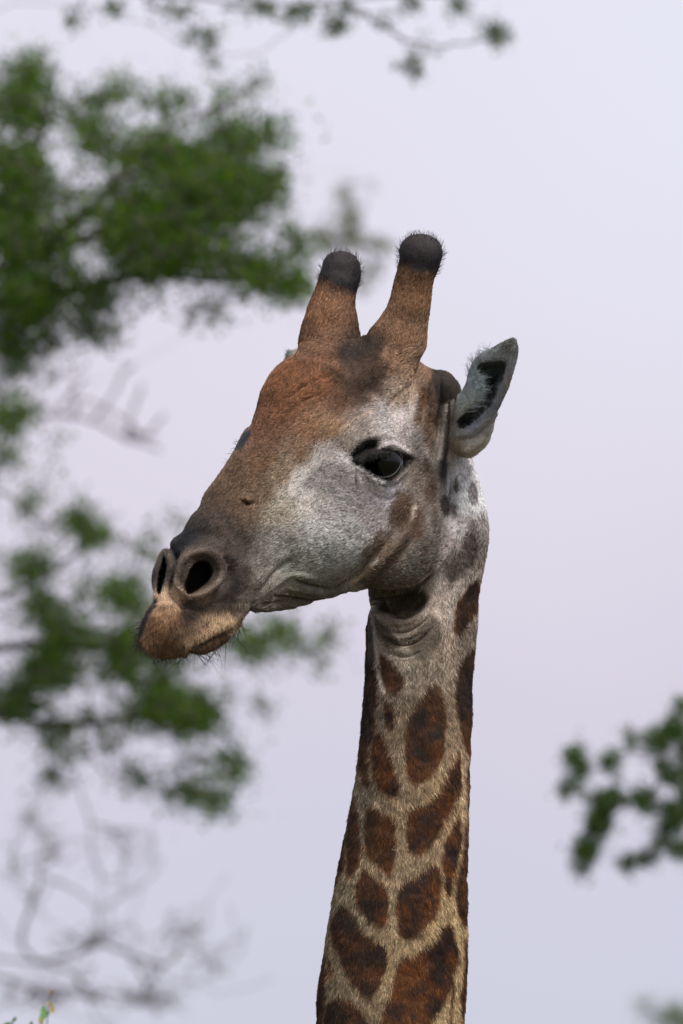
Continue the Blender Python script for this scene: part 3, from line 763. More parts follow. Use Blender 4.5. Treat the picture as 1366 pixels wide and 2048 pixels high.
giraffe = bpy.data.objects.new('giraffe', None)
COL.objects.link(giraffe)
base_pt = to_world(np.array([[760., 2048., 0.]]))[0]
GX, GY = float(base_pt[0]), float(base_pt[1])
giraffe.location = (GX, GY, 0)
props(giraffe, 'tall giraffe with two black tipped horns, grey cheeks and brown netted neck, looking left', 'giraffe')
def parented(o):
    o.parent = giraffe
    o.matrix_parent_inverse = giraffe_inv
    return o
from mathutils import Matrix
giraffe_inv = Matrix.Translation((-GX, -GY, 0))

# ---- trunk, legs and tail below the frame, coarse, same mesh as the neck
def body_below():
    nb = to_world(np.array([[765., 2300., 38.]]))[0]
    x0, y0, z0 = nb
    sx, sy, sz = x0 + .55, y0 + .05, z0 - .9      # shoulders
    def f(P):
        d = cone(P, (x0, y0, z0 + .01), (x0 + .22, y0 + .03, z0 - .5), .166, .25)
        d = smin(d, cone(P, (x0 + .22, y0 + .03, z0 - .5), (sx, sy, sz), .25, .40), .1)
        d = smin(d, cone(P, (sx, sy, sz), (sx + .7, sy + .05, sz - .12), .44, .46), .15)
        d = smin(d, cone(P, (sx + .7, sy + .05, sz - .12), (sx + 1.25, sy + .08, sz - .22), .45, .34), .15)
        for s in (-1, 1):
            a = (sx - .1, sy + s * .2, sz - .2); k = (sx - .06, sy + s * .2, 1.0); h = (sx - .1, sy + s * .19, .12); t = (sx - .15, sy + s * .19, .06)
            d = smin(d, cone(P, a, k, .2, .085), .08); d = smin(d, cone(P, k, h, .075, .055), .04); d = smin(d, cone(P, h, t, .07, .075), .03)
            a = (sx + 1.2, sy + .08 + s * .18, sz - .35); kn = (sx + 1.05, sy + .08 + s * .2, 1.55); hk = (sx + 1.35, sy + .08 + s * .19, .95); h = (sx + 1.25, sy + .08 + s * .18, .12); t = (sx + 1.2, sy + .08 + s * .18, .06)
            d = smin(d, cone(P, a, kn, .26, .15), .1); d = smin(d, cone(P, kn, hk, .13, .08), .05); d = smin(d, cone(P, hk, h, .075, .055), .04); d = smin(d, cone(P, h, t, .07, .075), .03)
        d = smin(d, cone(P, (sx + 1.5, sy + .08, sz - .1), (sx + 1.68, sy + .08, sz - .9), .045, .03), .04)
        d = smin(d, cone(P, (sx + 1.68, sy + .08, sz - .9), (sx + 1.7, sy + .08, sz - 1.4), .03, .07), .02)
        return smax(d, .0 - P[2], .01)
    v, q, g = polygonise(f, (x0 - .4, y0 - .7, -.1), (x0 + 2.6, y0 + .9, z0 + .25), .03, coarse=4, newton=0)
    rs = np.random.default_rng(3)
    cells = np.stack([rs.uniform(x0 - .4, x0 + 2.6, 900), rs.uniform(y0 - .7, y0 + .9, 900), rs.uniform(0, z0 + .3, 900)], 1)
    D = np.sort(np.sqrt(((v[:, None, :] - cells[None]) ** 2).sum(2)), axis=1)[:, :2]
    e = sm(D[:, 1] - D[:, 0], .02, .05)[:, None]
    mo = (1 + .3 * fbm(v[:, 0], v[:, 1], v[:, 2], .12, 3))[:, None]
    c = (lin((140, 116, 90)) * .8 * (1 - e) + lin((70, 38, 17)) * 1.05 * e) * mo
    return v, q, c, g

def flip_to(Vw, Qd, Gw):
    a, b, c_ = Vw[Qd[:, 0]], Vw[Qd[:, 1]], Vw[Qd[:, 2]]
    n = np.cross(b - a, c_ - a); s = (n * Gw[Qd[:, 0]]).sum(1)
    return Qd[:, ::-1] if (s < 0).sum() > (s > 0).sum() else Qd
dirw = lambda G: G[:, :1] * RGT - G[:, 1:2] * UPV - G[:, 2:3] * FWD

Wv = to_world(V2)
Qg = flip_to(Wv, Q, dirw(Gn))
# the horns are separate parts of the same continuous surface
PXq, PYq = PX[Q].mean(1), PY[Q].mean(1)
horn_n = (PXq >= 735) & (PYq < 640 + (PXq - 800) * 0.12)
horn_f = (PXq < 735) & (PYq < 655 - (PXq - 660) * 0.1)
def submesh(name, mask, extra=None):
    q = Qg[mask]; used, inv = np.unique(q, return_inverse=True)
    v = Wv[used]; fq = inv.reshape(-1, 4); c = colV[used]
    if extra is not None:
        ev, eq, ec, eg = extra
        eq = flip_to(ev, eq, eg)
        fq = np.concatenate([fq, eq + len(v)]); v = np.concatenate([v, ev]); c = np.concatenate([c, ec])
    o = mesh_obj(name, v, np.ascontiguousarray(fq), M_coat)
    set_color(o.data, 'pigment', c)
    return parented(o)
body = submesh('body', ~(horn_n | horn_f), body_below())
h1 = submesh('horn', horn_n); h1['label'] = 'near horn, thicker, with a wide bald black tip'
h2 = submesh('horn', horn_f); h2['label'] = 'far horn with a narrower black tip'

# ---- ears
EAR_OUT = catmull([(913, 800), (925, 782), (935, 762), (940, 740), (948, 722), (966, 707), (985, 697), (1000, 688), (1014, 681), (1026, 679), (1033, 689), (1033, 712), (1026, 740), (1015, 772),
                   (1003, 800), (991, 825), (987, 845), (981, 868), (972, 888), (955, 905), (940, 916), (922, 922), (905, 915), (903, 880), (906, 840)], 4)
EAR_CAV = catmull([(958, 737), (978, 729), (1004, 727), (1008, 736), (1003, 760), (993, 785), (980, 808), (960, 827), (944, 842), (926, 854), (919, 847), (935, 828), (952, 812), (964, 795), (968, 770)], 3)
G_EO = make_grid(EAR_OUT); G_EC = make_grid(EAR_CAV)
e1 = unit((98, -196, 130)); e3 = np.array((-.40, .05, .90)); e3 = unit(e3 - e1 * (e3 @ e1)); e2 = np.cross(e1, e3)
def f_ear0(P):
    d = ell(P, (980, 780, -25), (150, 62, 36), (e1, e2, e3))
    d = smin(d, ell(P, (950, 868, -92), (50, 48, 46)), 18)
    return smin(d, cone(P, (950, 868, -92), (915, 860, -110), 42, 40), 14)
def f_ear(P):
    d = f_ear0(P)
    px, py = proj(P)
    dsh = f_ear0([P[0], P[1], P[2] - 15])
    d = smax(d, samp(G_EO, px, py), 10)
    cut = smax(samp(G_EC, px, py) - 7, dsh, 6)
    return smax(d, -cut, 6)
EV, EQ, EG = polygonise(f_ear, (862, 660, -190), (1060, 940, 130), 2.6, coarse=4, newton=3)
EN = EG / (np.linalg.norm(EG, axis=1, keepdims=True) + 1e-9)
epx, epy = proj([EV[:, 0], EV[:, 1], EV[:, 2]])
ed = np.zeros(len(EV), f32)
for pts, wd, amp in [([(926, 790), (935, 810), (930, 850)], 5, -4), ([(942, 760), (940, 800), (930, 835)], 4, 4), ([(915, 872), (950, 858), (985, 832)], 6, 4),
                     ([(920, 880), (952, 872), (980, 845)], 5, -5), ([(925, 900), (945, 895), (965, 880)], 5, 4), ([(930, 885), (940, 880), (960, 878)], 3, -3), ([(1026, 700), (1010, 770), (985, 825)], 5, 3)]:
    d, t = line_dist(epx, epy, catmull(pts, 4, False)); ed += amp * np.exp(-(d / wd) ** 2) * (EN[:, 2] > 0)
EV = EV + EN * ed[:, None] + EN * (noise(EV[:, 0], EV[:, 1], EV[:, 2], 22) * 1.2)[:, None]
def ear_col(V):
    px, py = proj([V[:, 0], V[:, 1], V[:, 2]])
    pts = np.array([(930, 800, 165, 172, 172), (950, 760, 140, 152, 158), (980, 710, 128, 132, 134), (1015, 695, 104, 104, 100), (1020, 740, 132, 134, 140), (995, 810, 128, 128, 136),
                    (950, 862, 150, 152, 165), (965, 880, 176, 172, 164), (940, 900, 182, 176, 166), (915, 900, 150, 142, 130), (912, 850, 138, 136, 134), (925, 830, 165, 165, 162), (1030, 760, 138, 130, 126)], float)
    num = 0; den = 0
    for p in pts:
        wg = 1 / ((px - p[0]) ** 2 + (py - p[1]) ** 2 + 100) ** 2
        num = num + wg[:, None] * lin(p[2:]) * 1.45; den = den + wg
    c = num / den[:, None]
    a = (1 - sm(samp(G_EC, px, py), -16, 8))[:, None] * (V[:, 2:3] > -150)
    c = c * (1 - a) + lin((46, 47, 49)) * a
    return np.clip(c * (1 + .12 * fbm(V[:, 0], V[:, 1], V[:, 2], 12, 2))[:, None], .004, .8)
EC = ear_col(EV)
EW = to_world(EV)
EQw = flip_to(EW, EQ, dirw(EG))
ear = mesh_obj('ear', EW, np.ascontiguousarray(EQw), M_coat); set_color(ear.data, 'pigment', EC); parented(ear)
# the other ear: mirrored across the head's own midplane, carried a little lower
def mirror(Vp):
    wd = (Vp - HO) @ HW
    return Vp - 2 * wd[:, None] * HW
def place_far(Vp):
    m = mirror(Vp)
    tip = mirror(np.array([[1026., 684., 60.]]))[0]
    tgt = np.array([566., 699., tip[2]])
    return m + (tgt - tip)
FEW = to_world(place_far(EV))
ear2 = mesh_obj('ear', FEW, np.ascontiguousarray(EQw[:, ::-1]), M_coat); set_color(ear2.data, 'pigment', EC); parented(ear2)
ear2['label'] = 'far ear, only its tip showing behind the head'

# ---- eyes
m_eye, t_, b_ = new_mat('eye_dark')
b_.inputs['Base Color'].default_value = (.002, .0018, .0018, 1); b_.inputs['Roughness'].default_value = .04
b_.inputs['Specular IOR Level'].default_value = .3
m_rim, t_, b_ = new_mat('eyelid_wet')
b_.inputs['Base Color'].default_value = (.07, .075, .085, 1); b_.inputs['Roughness'].default_value = .25
def sphere(c, r, name, nu=32, nv=20, mat=None, flat=1.0):
    vs = []; fs = []
    for j in range(nv + 1):
        th = math.pi * j / nv
        for i in range(nu):
            ph = 2 * math.pi * i / nu
            vs.append((c[0] + r * math.sin(th) * math.cos(ph), c[1] + r * math.cos(th), c[2] + r * flat * math.sin(th) * math.sin(ph)))
    for j in range(nv):
        for i in range(nu):
            fs.append((j * nu + i, (j + 1) * nu + i, (j + 1) * nu + (i + 1) % nu, j * nu + (i + 1) % nu))
    return np.array(vs), np.array(fs)
ev_, ef_ = sphere(EYE_C, 40, 'eyeball')
eyeball = parented(mesh_obj('eyeball', to_world(ev_), ef_, m_eye))
ev2 = mirror(ev_)
eyeball2 = parented(mesh_obj('eyeball', to_world(ev2), ef_, m_eye)); eyeball2['label'] = 'far eye behind the bridge of the nose'
def tube(pts, rad, n=6):
    pts = np.array(pts, float); vs = []; fs = []
    rad = np.broadcast_to(rad, (len(pts),))
    tg = np.gradient(pts, axis=0)
    ref = np.array([0.31, 0.22, 0.92])
    for i, p in enumerate(pts):
        t = unit(tg[i] + 1e-9); a = np.cross(t, ref); a = unit(a + 1e-9); b = np.cross(t, a)
        for k in range(n):
            an = 2 * math.pi * k / n
            vs.append(p + rad[i] * (a * math.cos(an) + b * math.sin(an)))
    for i in range(len(pts) - 1):
        for k in range(n):
            fs.append((i * n + k, i * n + (k + 1) % n, (i + 1) * n + (k + 1) % n, (i + 1) * n + k))
    return np.array(vs), np.array(fs)
def on_ball(x, y, r=40.8):
    d2 = r * r - (x - EYE_C[0]) ** 2 - (y - EYE_C[1]) ** 2
    return (x, y, EYE_C[2] + math.sqrt(max(d2, 1)))
lidp = catmull([on_ball(x, y) for x, y in [(737, 941), (746, 948), (758, 953), (769, 954.5), (781, 952), (791, 945), (798, 935), (801, 926)]], 4, False)
tv, tf = tube(lidp, np.concatenate([np.linspace(.6, 1.9, 14), np.linspace(1.9, .7, len(lidp) - 14)]), 8)
parented(mesh_obj('eyelid', to_world(tv), tf, m_rim))

# ---- fur
def curve_obj(name, pts, rad, col, mat, parent=True):
    n, k = pts.shape[:2]
    hc = bpy.data.hair_curves.new(name)
    hc.add_curves([k] * n)
    hc.attributes['position'].data.foreach_set('vector', pts.reshape(-1, 3).astype(f32).ravel())
    if 'radius' not in hc.attributes: hc.attributes.new('radius', 'FLOAT', 'POINT')
    hc.attributes['radius'].data.foreach_set('value', rad.astype(f32).ravel())
    a = hc.attributes.new('pigment', 'FLOAT_COLOR', 'CURVE')
    c = np.ones((n, 4), f32); c[:, :3] = col
    a.data.foreach_set('color', c.ravel())
    hc.materials.append(mat)
    o = bpy.data.objects.new(name, hc); COL.objects.link(o); o['kind'] = 'stuff'
    return parented(o) if parent else o

def roots(Vm, Qm, Nm, count, weight=None):
    a, b, c, d = [Vm[Qm[:, i]] for i in range(4)]
    area = np.linalg.norm(np.cross(c - a, d - b), axis=1) / 2
    if weight is not None: area = area * weight
    cum = np.cumsum(area); r = rng.random(count) * cum[-1]
    fi = np.searchsorted(cum, r)
    u_, v_ = rng.random(count)[:, None], rng.random(count)[:, None]
    P = (a[fi] * (1 - u_) + b[fi] * u_) * (1 - v_) + (d[fi] * (1 - u_) + c[fi] * u_) * v_
    n = Nm[Qm[fi, 0]]
    return P, n / (np.linalg.norm(n, axis=1, keepdims=True) + 1e-9), fi

def recalc_normals(Vm, Qm, ref):
    fn = np.cross(Vm[Qm[:, 2]] - Vm[Qm[:, 0]], Vm[Qm[:, 3]] - Vm[Qm[:, 1]])
    s = np.sign((fn * ref[Qm[:, 0]]).sum(1)); fn *= s[:, None]
    n = np.zeros_like(Vm)
    for i in range(4): np.add.at(n, Qm[:, i], fn)
    return n / (np.linalg.norm(n, axis=1, keepdims=True) + 1e-9)
N2 = recalc_normals(V2.astype(np.float64), Q, Nn)

def grow(P, n, flow, length, lift, curl=.15, k=4, jit=.24):
    t = flow - n * (flow * n).sum(1, keepdims=True)
    t += rng.normal(0, jit, P.shape); t -= n * (t * n).sum(1, keepdims=True)
    t /= np.linalg.norm(t, axis=1, keepdims=True) + 1e-9
    s = np.linspace(0, 1, k)[None, :, None]
    L_ = length[:, None, None]; lf = lift[:, None, None]
    side = np.cross(n, t) * rng.normal(0, curl, (len(P), 1))
    return P[:, None, :] - n[:, None, :] * .6 + L_ * (t[:, None, :] * s * np.cos(lf * 1.0) + n[:, None, :] * (np.sin(lf) * s * (1 - .35 * s)) + side[:, None, :] * s ** 2)

def flow_at(P):
    px, py = proj([P[:, 0], P[:, 1], P[:, 2]])
    neckm = (f_neck([P[:, 0].astype(f32), P[:, 1].astype(f32), P[:, 2].astype(f32)]) < f_head([P[:, 0].astype(f32), P[:, 1].astype(f32), P[:, 2].astype(f32)]))
    face = np.tile(-HF, (len(P), 1))
    down = np.tile(np.array([0.05, 1.0, 0.0]), (len(P), 1))
    fl = np.where(neckm[:, None], down, face)
    lower = (~neckm) & (py > 1205) & (px < 500)           # muzzle: hair falls downwards
    fl[lower] = unit((-.15, 1, .1))
    horn = (~neckm) & (py < 690) & (px > 590)
    fl[horn] = unit((.2, -1, 0))
    sw = np.stack([fbm(P[:, 0], P[:, 1], P[:, 2], 70, 2), fbm(P[:, 0] + 500, P[:, 1], P[:, 2], 70, 2), np.zeros(len(P))], 1) * .35
    # whorl on the cheek and forehead
    return fl + sw, neckm

def fur(count, qmask, wt, name, rad=.38, lmul=1.0):
    P, n, fi = roots(V2.astype(np.float64), Q[qmask], N2, count, wt)
    hl = hair_len(P); keep = hl > 0
    P, n, hl = P[keep], n[keep], hl[keep]
    fl, neckm = flow_at(P)
    px, py = proj([P[:, 0], P[:, 1], P[:, 2]])
    capm = ((np.hypot(px - 683, py - 530) < 46) & (py < 575)) | ((np.hypot(px - 842, py - 502) < 50) & (py < 550))
    length = hl * lmul * rng.uniform(.6, 1.3, len(P))
    lift = np.full(len(P), .24) + rng.normal(0, .08, len(P))
    lift = np.where(capm, .3, lift); length = np.where(capm, 3.5, length)
    lift = np.where((py > 1205) & (px < 500) & ~neckm, .4, lift)
    pts = grow(P, n, fl, length, np.clip(lift, .1, 1.2))
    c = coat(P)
    # a mix of pale and dark hairs
    v = np.exp(rng.normal(0, .48, len(P)) + .42 * noise(P[:, 0], P[:, 1], P[:, 2], 3.2) + .2 * noise(P[:, 0], P[:, 1], P[:, 2], 7))
    mz = (px < 500) & (py > 1190); v = np.where(mz, v ** .55, v)
    dk = rng.random(len(P)) < np.where(mz, .1, .22)
    v = np.where(dk, v * .25, v * 1.22)
    c = c * v[:, None]
    gl = rng.random(len(P)) < .08
    c[gl] = c[gl] * 1.25
    r = np.empty((len(P), pts.shape[1])); r[:] = np.linspace(1, .25, pts.shape[1]) * rad * U
    return curve_obj(name, to_world(pts), r, np.clip(c, .003, .85), M_hair)

fz = N2[Q[:, 0], 2]
yq = V2[Q[:, 0], 1]
allm = (yq < 2140)
wt_all = np.where(fz > -.15, 1.0, .12)
wt_head = wt_all * np.where(yq < 1340, 1.35, .9)
fur(420000, allm, wt_head[allm], 'short_fur')

# tufts round the black horn tips
def horn_tuft(cx, cy, cz, R, n, ylo):
    P, nn, _ = roots(V2.astype(np.float64), Q, N2, n * 6, ((np.hypot(V2[Q[:, 0], 0] - cx, V2[Q[:, 0], 1] - cy) < R + 14) & (yq < ylo)).astype(float))
    d = np.hypot(P[:, 0] - cx, (P[:, 1] - cy))
    keep = (rng.random(len(P)) < .16) & (d > R * .6)
    P, nn = P[keep], nn[keep]
    fl = np.tile(unit((.05, -1, 0)), (len(P), 1))
    pts = grow(P, nn, fl, rng.uniform(8, 22, len(P)), rng.uniform(.7, 1.35, len(P)), .12, 5, .25)
    r = np.empty(pts.shape[:2]); r[:] = np.linspace(.3, .1, 5) * U
    c = np.tile(lin((52, 44, 42)), (len(P), 1)) * np.exp(rng.normal(0, .4, (len(P), 1)))
    return to_world(pts), r, c
parts_ = [horn_tuft(842, 502, -31, 44, 620, 560), horn_tuft(683, 532, -188, 38, 480, 590)]
curve_obj('horn_tuft', np.concatenate([p[0] for p in parts_]), np.concatenate([p[1] for p in parts_]), np.concatenate([p[2] for p in parts_]), M_hair)

# whiskers round lips and chin
def zone_hairs(polyg, n, length, flowv, lift, rad, col, k=6, curl=.12, jit=.22, Vm=None, Qm=None, Nm=None, only_front=False):
    Vm = V2.astype(np.float64) if Vm is None else Vm; Qm = Q if Qm is None else Qm; Nm = N2 if Nm is None else Nm
    qx_, qy_ = proj([Vm[Qm[:, 0], 0], Vm[Qm[:, 0], 1], Vm[Qm[:, 0], 2]])
    wgt = (poly_sdf(qx_, qy_, np.array(polyg, float)) < 0).astype(float)
    if only_front: wgt = wgt * (Nm[Qm[:, 0], 2] > 0)
    P, nn, _ = roots(Vm, Qm, Nm, n, wgt)
    fl = np.tile(unit(flowv), (n, 1))
    pts = grow(P, nn, fl, rng.uniform(*length, n), rng.uniform(*lift, n), curl, k, jit)
    r = np.empty(pts.shape[:2]); r[:] = np.linspace(rad, rad * .35, k) * U
    c = np.tile(lin(col), (n, 1)) * np.exp(rng.normal(0, .3, (n, 1)))
    return to_world(pts), r, c
def join(name, lst, mat=None):
    curve_obj(name, np.concatenate([p[0] for p in lst]), np.concatenate([p[1] for p in lst]), np.concatenate([p[2] for p in lst]), mat or M_hair)
join('whiskers', [
 zone_hairs([(380, 1280), (480, 1230), (490, 1260), (440, 1305), (385, 1315)], 90, (26, 72), (.45, .9, .1), (.35, .9), .42, (26, 23, 22)),
 zone_hairs([(275, 1270), (400, 1285), (395, 1320), (280, 1320)], 120, (18, 48), (-.1, 1, 0), (.4, 1.0), .45, (34, 28, 26)),
 zone_hairs([(270, 1235), (300, 1235), (300, 1300), (272, 1300)], 70, (18, 42), (-.9, .3, 0), (.5, 1.2), .45, (50, 44, 40)),
])
# brow, lashes
join('eyelash', [
 zone_hairs([(702, 898), (745, 878), (757, 890), (735, 903), (705, 922)], 260, (10, 20), (-.5, 1, .3), (.3, .8), .5, (10, 9, 9), k=5),
 zone_hairs([(722, 920), (746, 906), (770, 902), (797, 906), (814, 917), (808, 924), (770, 912), (730, 924)], 900, (8, 15), (-.1, .9, .7), (.1, .5), .6, (9, 8, 8), k=5),
 zone_hairs([(806, 912), (830, 914), (828, 922), (806, 922)], 120, (6, 12), (.6, .8, .2), (.2, .6), .5, (14, 12, 12), k=5),
 zone_hairs([(730, 942), (750, 958), (770, 962), (792, 956), (806, 938), (812, 945), (790, 966), (768, 972), (742, 964), (726, 948)], 120, (5, 11), (0, 1, .3), (.2, .6), .35, (30, 27, 26), k=5),
 zone_hairs([(440, 940), (480, 880), (486, 890), (450, 950)], 16, (14, 22), (-.8, -.4, 0), (.9, 1.3), .3, (40, 34, 30), k=5),
])
# ear fur
EN2 = recalc_normals(EV.astype(np.float64), EQ, EN)
def ear_fur(count, place=None):
    P, n, fi = roots(EV.astype(np.float64), EQ, EN2, count)
    px, py = proj([P[:, 0], P[:, 1], P[:, 2]])
    cav = samp(G_EC, px, py) < -3
    fl = np.tile(e1, (len(P), 1))
    pts = grow(P, n, fl, rng.uniform(5, 12, len(P)), rng.uniform(.2, .5, len(P)), .2, 6)
    c = ear_col(P) * np.exp(rng.normal(0, .22, (len(P), 1)))
    r = np.empty(pts.shape[:2]); r[:] = np.linspace(.42, .12, 6) * U
    if place: pts = place(pts.reshape(-1, 3)).reshape(pts.shape)
    return to_world(pts), r, np.clip(c, .003, .85)
ev64 = EV.astype(np.float64)
join('ear_fur', [ear_fur(30000), ear_fur(9000, place_far),
 zone_hairs([(945, 745), (962, 742), (968, 790), (955, 815), (925, 842), (925, 825), (945, 800)], 1300, (12, 34), (.9, -.2, .2), (.15, .45), .36, (186, 196, 200), Vm=ev64, Qm=EQ, Nm=EN2, only_front=True),
 zone_hairs([(1000, 760), (985, 805), (950, 842), (925, 858), (935, 862), (960, 850), (995, 815), (1010, 765)], 420, (7, 18), (-.6, -.6, .3), (.2, .6), .4, (140, 150, 160), Vm=ev64, Qm=EQ, Nm=EN2, only_front=True),
 zone_hairs([(955, 735), (1005, 722), (1005, 735), (965, 745)], 520, (7, 20), (.1, 1, .2), (.15, .5), .4, (96, 104, 108), Vm=ev64, Qm=EQ, Nm=EN2, only_front=True),
 zone_hairs([(936, 760), (940, 735), (950, 717), (975, 698), (985, 700), (955, 722), (946, 745)], 110, (14, 34), (-.6, -.8, 0), (.5, 1.1), .3, (120, 124, 128), Vm=ev64, Qm=EQ, Nm=EN2),
])

# ------------------------------------------------------------------ ground
m_g, t_, b_ = new_mat('dry_ground')
n_ = t_.nodes.new('ShaderNodeTexNoise'); n_.inputs['Scale'].default_value = .6; n_.inputs['Detail'].default_value = 8
r_ = t_.nodes.new('ShaderNodeValToRGB'); r_.color_ramp.elements[0].position = .35; r_.color_ramp.elements[1].position = .65
r_.color_ramp.elements[0].color = (.035, .05, .018, 1); r_.color_ramp.elements[1].color = (.11, .09, .06, 1)
tc_ = t_.nodes.new('ShaderNodeTexCoord'); t_.links.new(tc_.outputs['Object'], n_.inputs['Vector'])
t_.links.new(n_.outputs['Fac'], r_.inputs['Fac']); t_.links.new(r_.outputs[0], b_.inputs['Base Color'])
b_.inputs['Roughness'].default_value = .95
S_ = 3000
gnd = mesh_obj('ground', np.array([(-S_, -S_, 0), (S_, -S_, 0), (S_, S_, 0), (-S_, S_, 0)]), [(0, 1, 2, 3)], m_g, smooth=False)
gnd['kind'] = 'structure'

# ------------------------------------------------------------------ trees
m_bark, t_, b_ = new_mat('bark')
n_ = t_.nodes.new('ShaderNodeTexNoise'); n_.inputs['Scale'].default_value = 14; n_.inputs['Detail'].default_value = 6
r_ = t_.nodes.new('ShaderNodeValToRGB'); r_.color_ramp.elements[0].color = (.035, .03, .028, 1); r_.color_ramp.elements[1].color = (.11, .095, .085, 1)
t_.links.new(n_.outputs['Fac'], r_.inputs['Fac']); t_.links.new(r_.outputs[0], b_.inputs['Base Color']); b_.inputs['Roughness'].default_value = .9
def leaf_mat(name):
    m = bpy.data.materials.new(name); m.use_nodes = True; t = m.node_tree; t.nodes.clear()
    o = t.nodes.new('ShaderNodeOutputMaterial'); d = t.nodes.new('ShaderNodeBsdfPrincipled'); tr = t.nodes.new('ShaderNodeBsdfTranslucent'); mx = t.nodes.new('ShaderNodeMixShader')
    a = t.nodes.new('ShaderNodeAttribute'); a.attribute_name = 'pigment'
    d.inputs['Roughness'].default_value = .6; d.inputs['Specular IOR Level'].default_value = .12
    g = t.nodes.new('ShaderNodeVectorMath'); g.operation = 'MULTIPLY'; g.inputs[1].default_value = (1.9, 2.1, .3)
    t.links.new(a.outputs['Color'], d.inputs['Base Color']); t.links.new(a.outputs['Color'], g.inputs[0]); t.links.new(g.outputs[0], tr.inputs['Color'])
    mx.inputs[0].default_value = .4
    t.links.new(d.outputs[0], mx.inputs[1]); t.links.new(tr.outputs[0], mx.inputs[2]); t.links.new(mx.outputs[0], o.inputs['Surface'])
    return m
M_leaf = leaf_mat('leaf_green')

class Skel:
    """branches grown towards twig tips from given limbs"""
    def __init__(s): s.p = []; s.par = []
    def line(s, pts, start=None):
        prev = start
        for p in pts:
            s.p.append(np.array(p, float)); s.par.append(-1 if prev is None else prev); prev = len(s.p) - 1
        return prev
    def nearest(s, q): return int(np.argmin(((np.array(s.p) - q) ** 2).sum(1)))
    def grow(s, tips, r, step):
        arr = np.array(s.p)
        d = np.array([np.sqrt(((arr - t) ** 2).sum(1)).min() for t in tips])
        ends = []
        B = np.zeros((len(s.p) + len(tips) * 14, 3)); B[:len(s.p)] = arr
        for i in np.argsort(d):
            t = tips[i]; nb = len(s.p)
            if nb + 40 > len(B): B = np.concatenate([B, np.zeros_like(B)])
            A = B[:nb]
            q = ((A - t) ** 2).sum(1); j = int(np.argmin(q)); L_ = math.sqrt(q[j])
            m = min(30, max(2, int(L_ / step) + 1))
            prev = j; a = A[j].copy(); off = r.normal(0, .07 * L_, 3)
            for k in range(1, m + 1):
                u_ = k / m
                p = a + (t - a) * u_ + off * math.sin(u_ * math.pi) + (r.normal(0, .012 * L_, 3) if k < m else 0)
                s.p.append(p); s.par.append(prev); prev = len(s.p) - 1; B[prev] = p
            ends.append((t, unit(t - a + 1e-6)))
        return ends
    def tubes(s, r0, rmin, n=5, pw=.42, rmax=1.0):
        P = np.array(s.p); par = np.array(s.par); cnt = np.zeros(len(P))
        has = np.zeros(len(P), bool); has[par[par >= 0]] = True
        cnt[~has] = 1
        for i in range(len(P) - 1, -1, -1):
            if par[i] >= 0: cnt[par[i]] += cnt[i]
        R = np.minimum(np.maximum(r0 * cnt ** pw, rmin), rmax)
        vs = []; fs = []; base = 0
        for i in range(len(P)):
            j = par[i]
            if j < 0: continue
            a, b = P[j], P[i]; t = b - a; l = np.linalg.norm(t)
            if l < 1e-5: continue
            t /= l; x = np.cross(t, (0.3, .2, .93)); x /= np.linalg.norm(x) + 1e-9; y = np.cross(t, x)
            ra = min(R[j], R[i] * 1.35); rb = R[i]
            an = 2 * np.pi * np.arange(n) / n
            c_, s_ = np.cos(an)[:, None], np.sin(an)[:, None]
            vs.append(a - t * ra * .3 + ra * (x * c_ + y * s_)); vs.append(b + rb * (x * c_ + y * s_))
            k = np.arange(n); k2 = (k + 1) % n
            fs.append(np.stack([base + k, base + k2, base + n + k2, base + n + k], 1)); base += 2 * n
        return np.concatenate(vs), np.concatenate(fs)

def leaves(ends, r, per, spread, size, cols, droop=0.2, shape=.42):
    n = len(ends) * per
    T = np.repeat(np.array([e[0] for e in ends]), per, 0); D = np.repeat(np.array([e[1] for e in ends]), per, 0)
    pos = T - D * r.uniform(-.3, 1.3, (n, 1)) * spread + r.normal(0, .42, (n, 3)) * spread
    a = r.normal(0, 1, (n, 3)) + D * .6 - np.array([0, 0, droop]); a /= np.linalg.norm(a, axis=1, keepdims=True)
    b = np.cross(a, r.normal(0, 1, (n, 3))); b /= np.linalg.norm(b, axis=1, keepdims=True)
    c = np.cross(a, b)
    L_ = size * r.uniform(.6, 1.3, (n, 1)); W_ = L_ * shape
    v = np.stack([pos, pos + a * L_ * .5 + b * W_ * .5 + c * L_ * .06, pos + a * L_, pos + a * L_ * .5 - b * W_ * .5 + c * L_ * .06], 1).reshape(-1, 3)
    f = np.arange(n * 4).reshape(n, 4)
    cols = np.array(cols); ci = r.integers(0, len(cols), n)
    col = cols[ci] * np.exp(r.normal(0, .25, (n, 1)))
    return v, f, np.repeat(col, 4, 0)

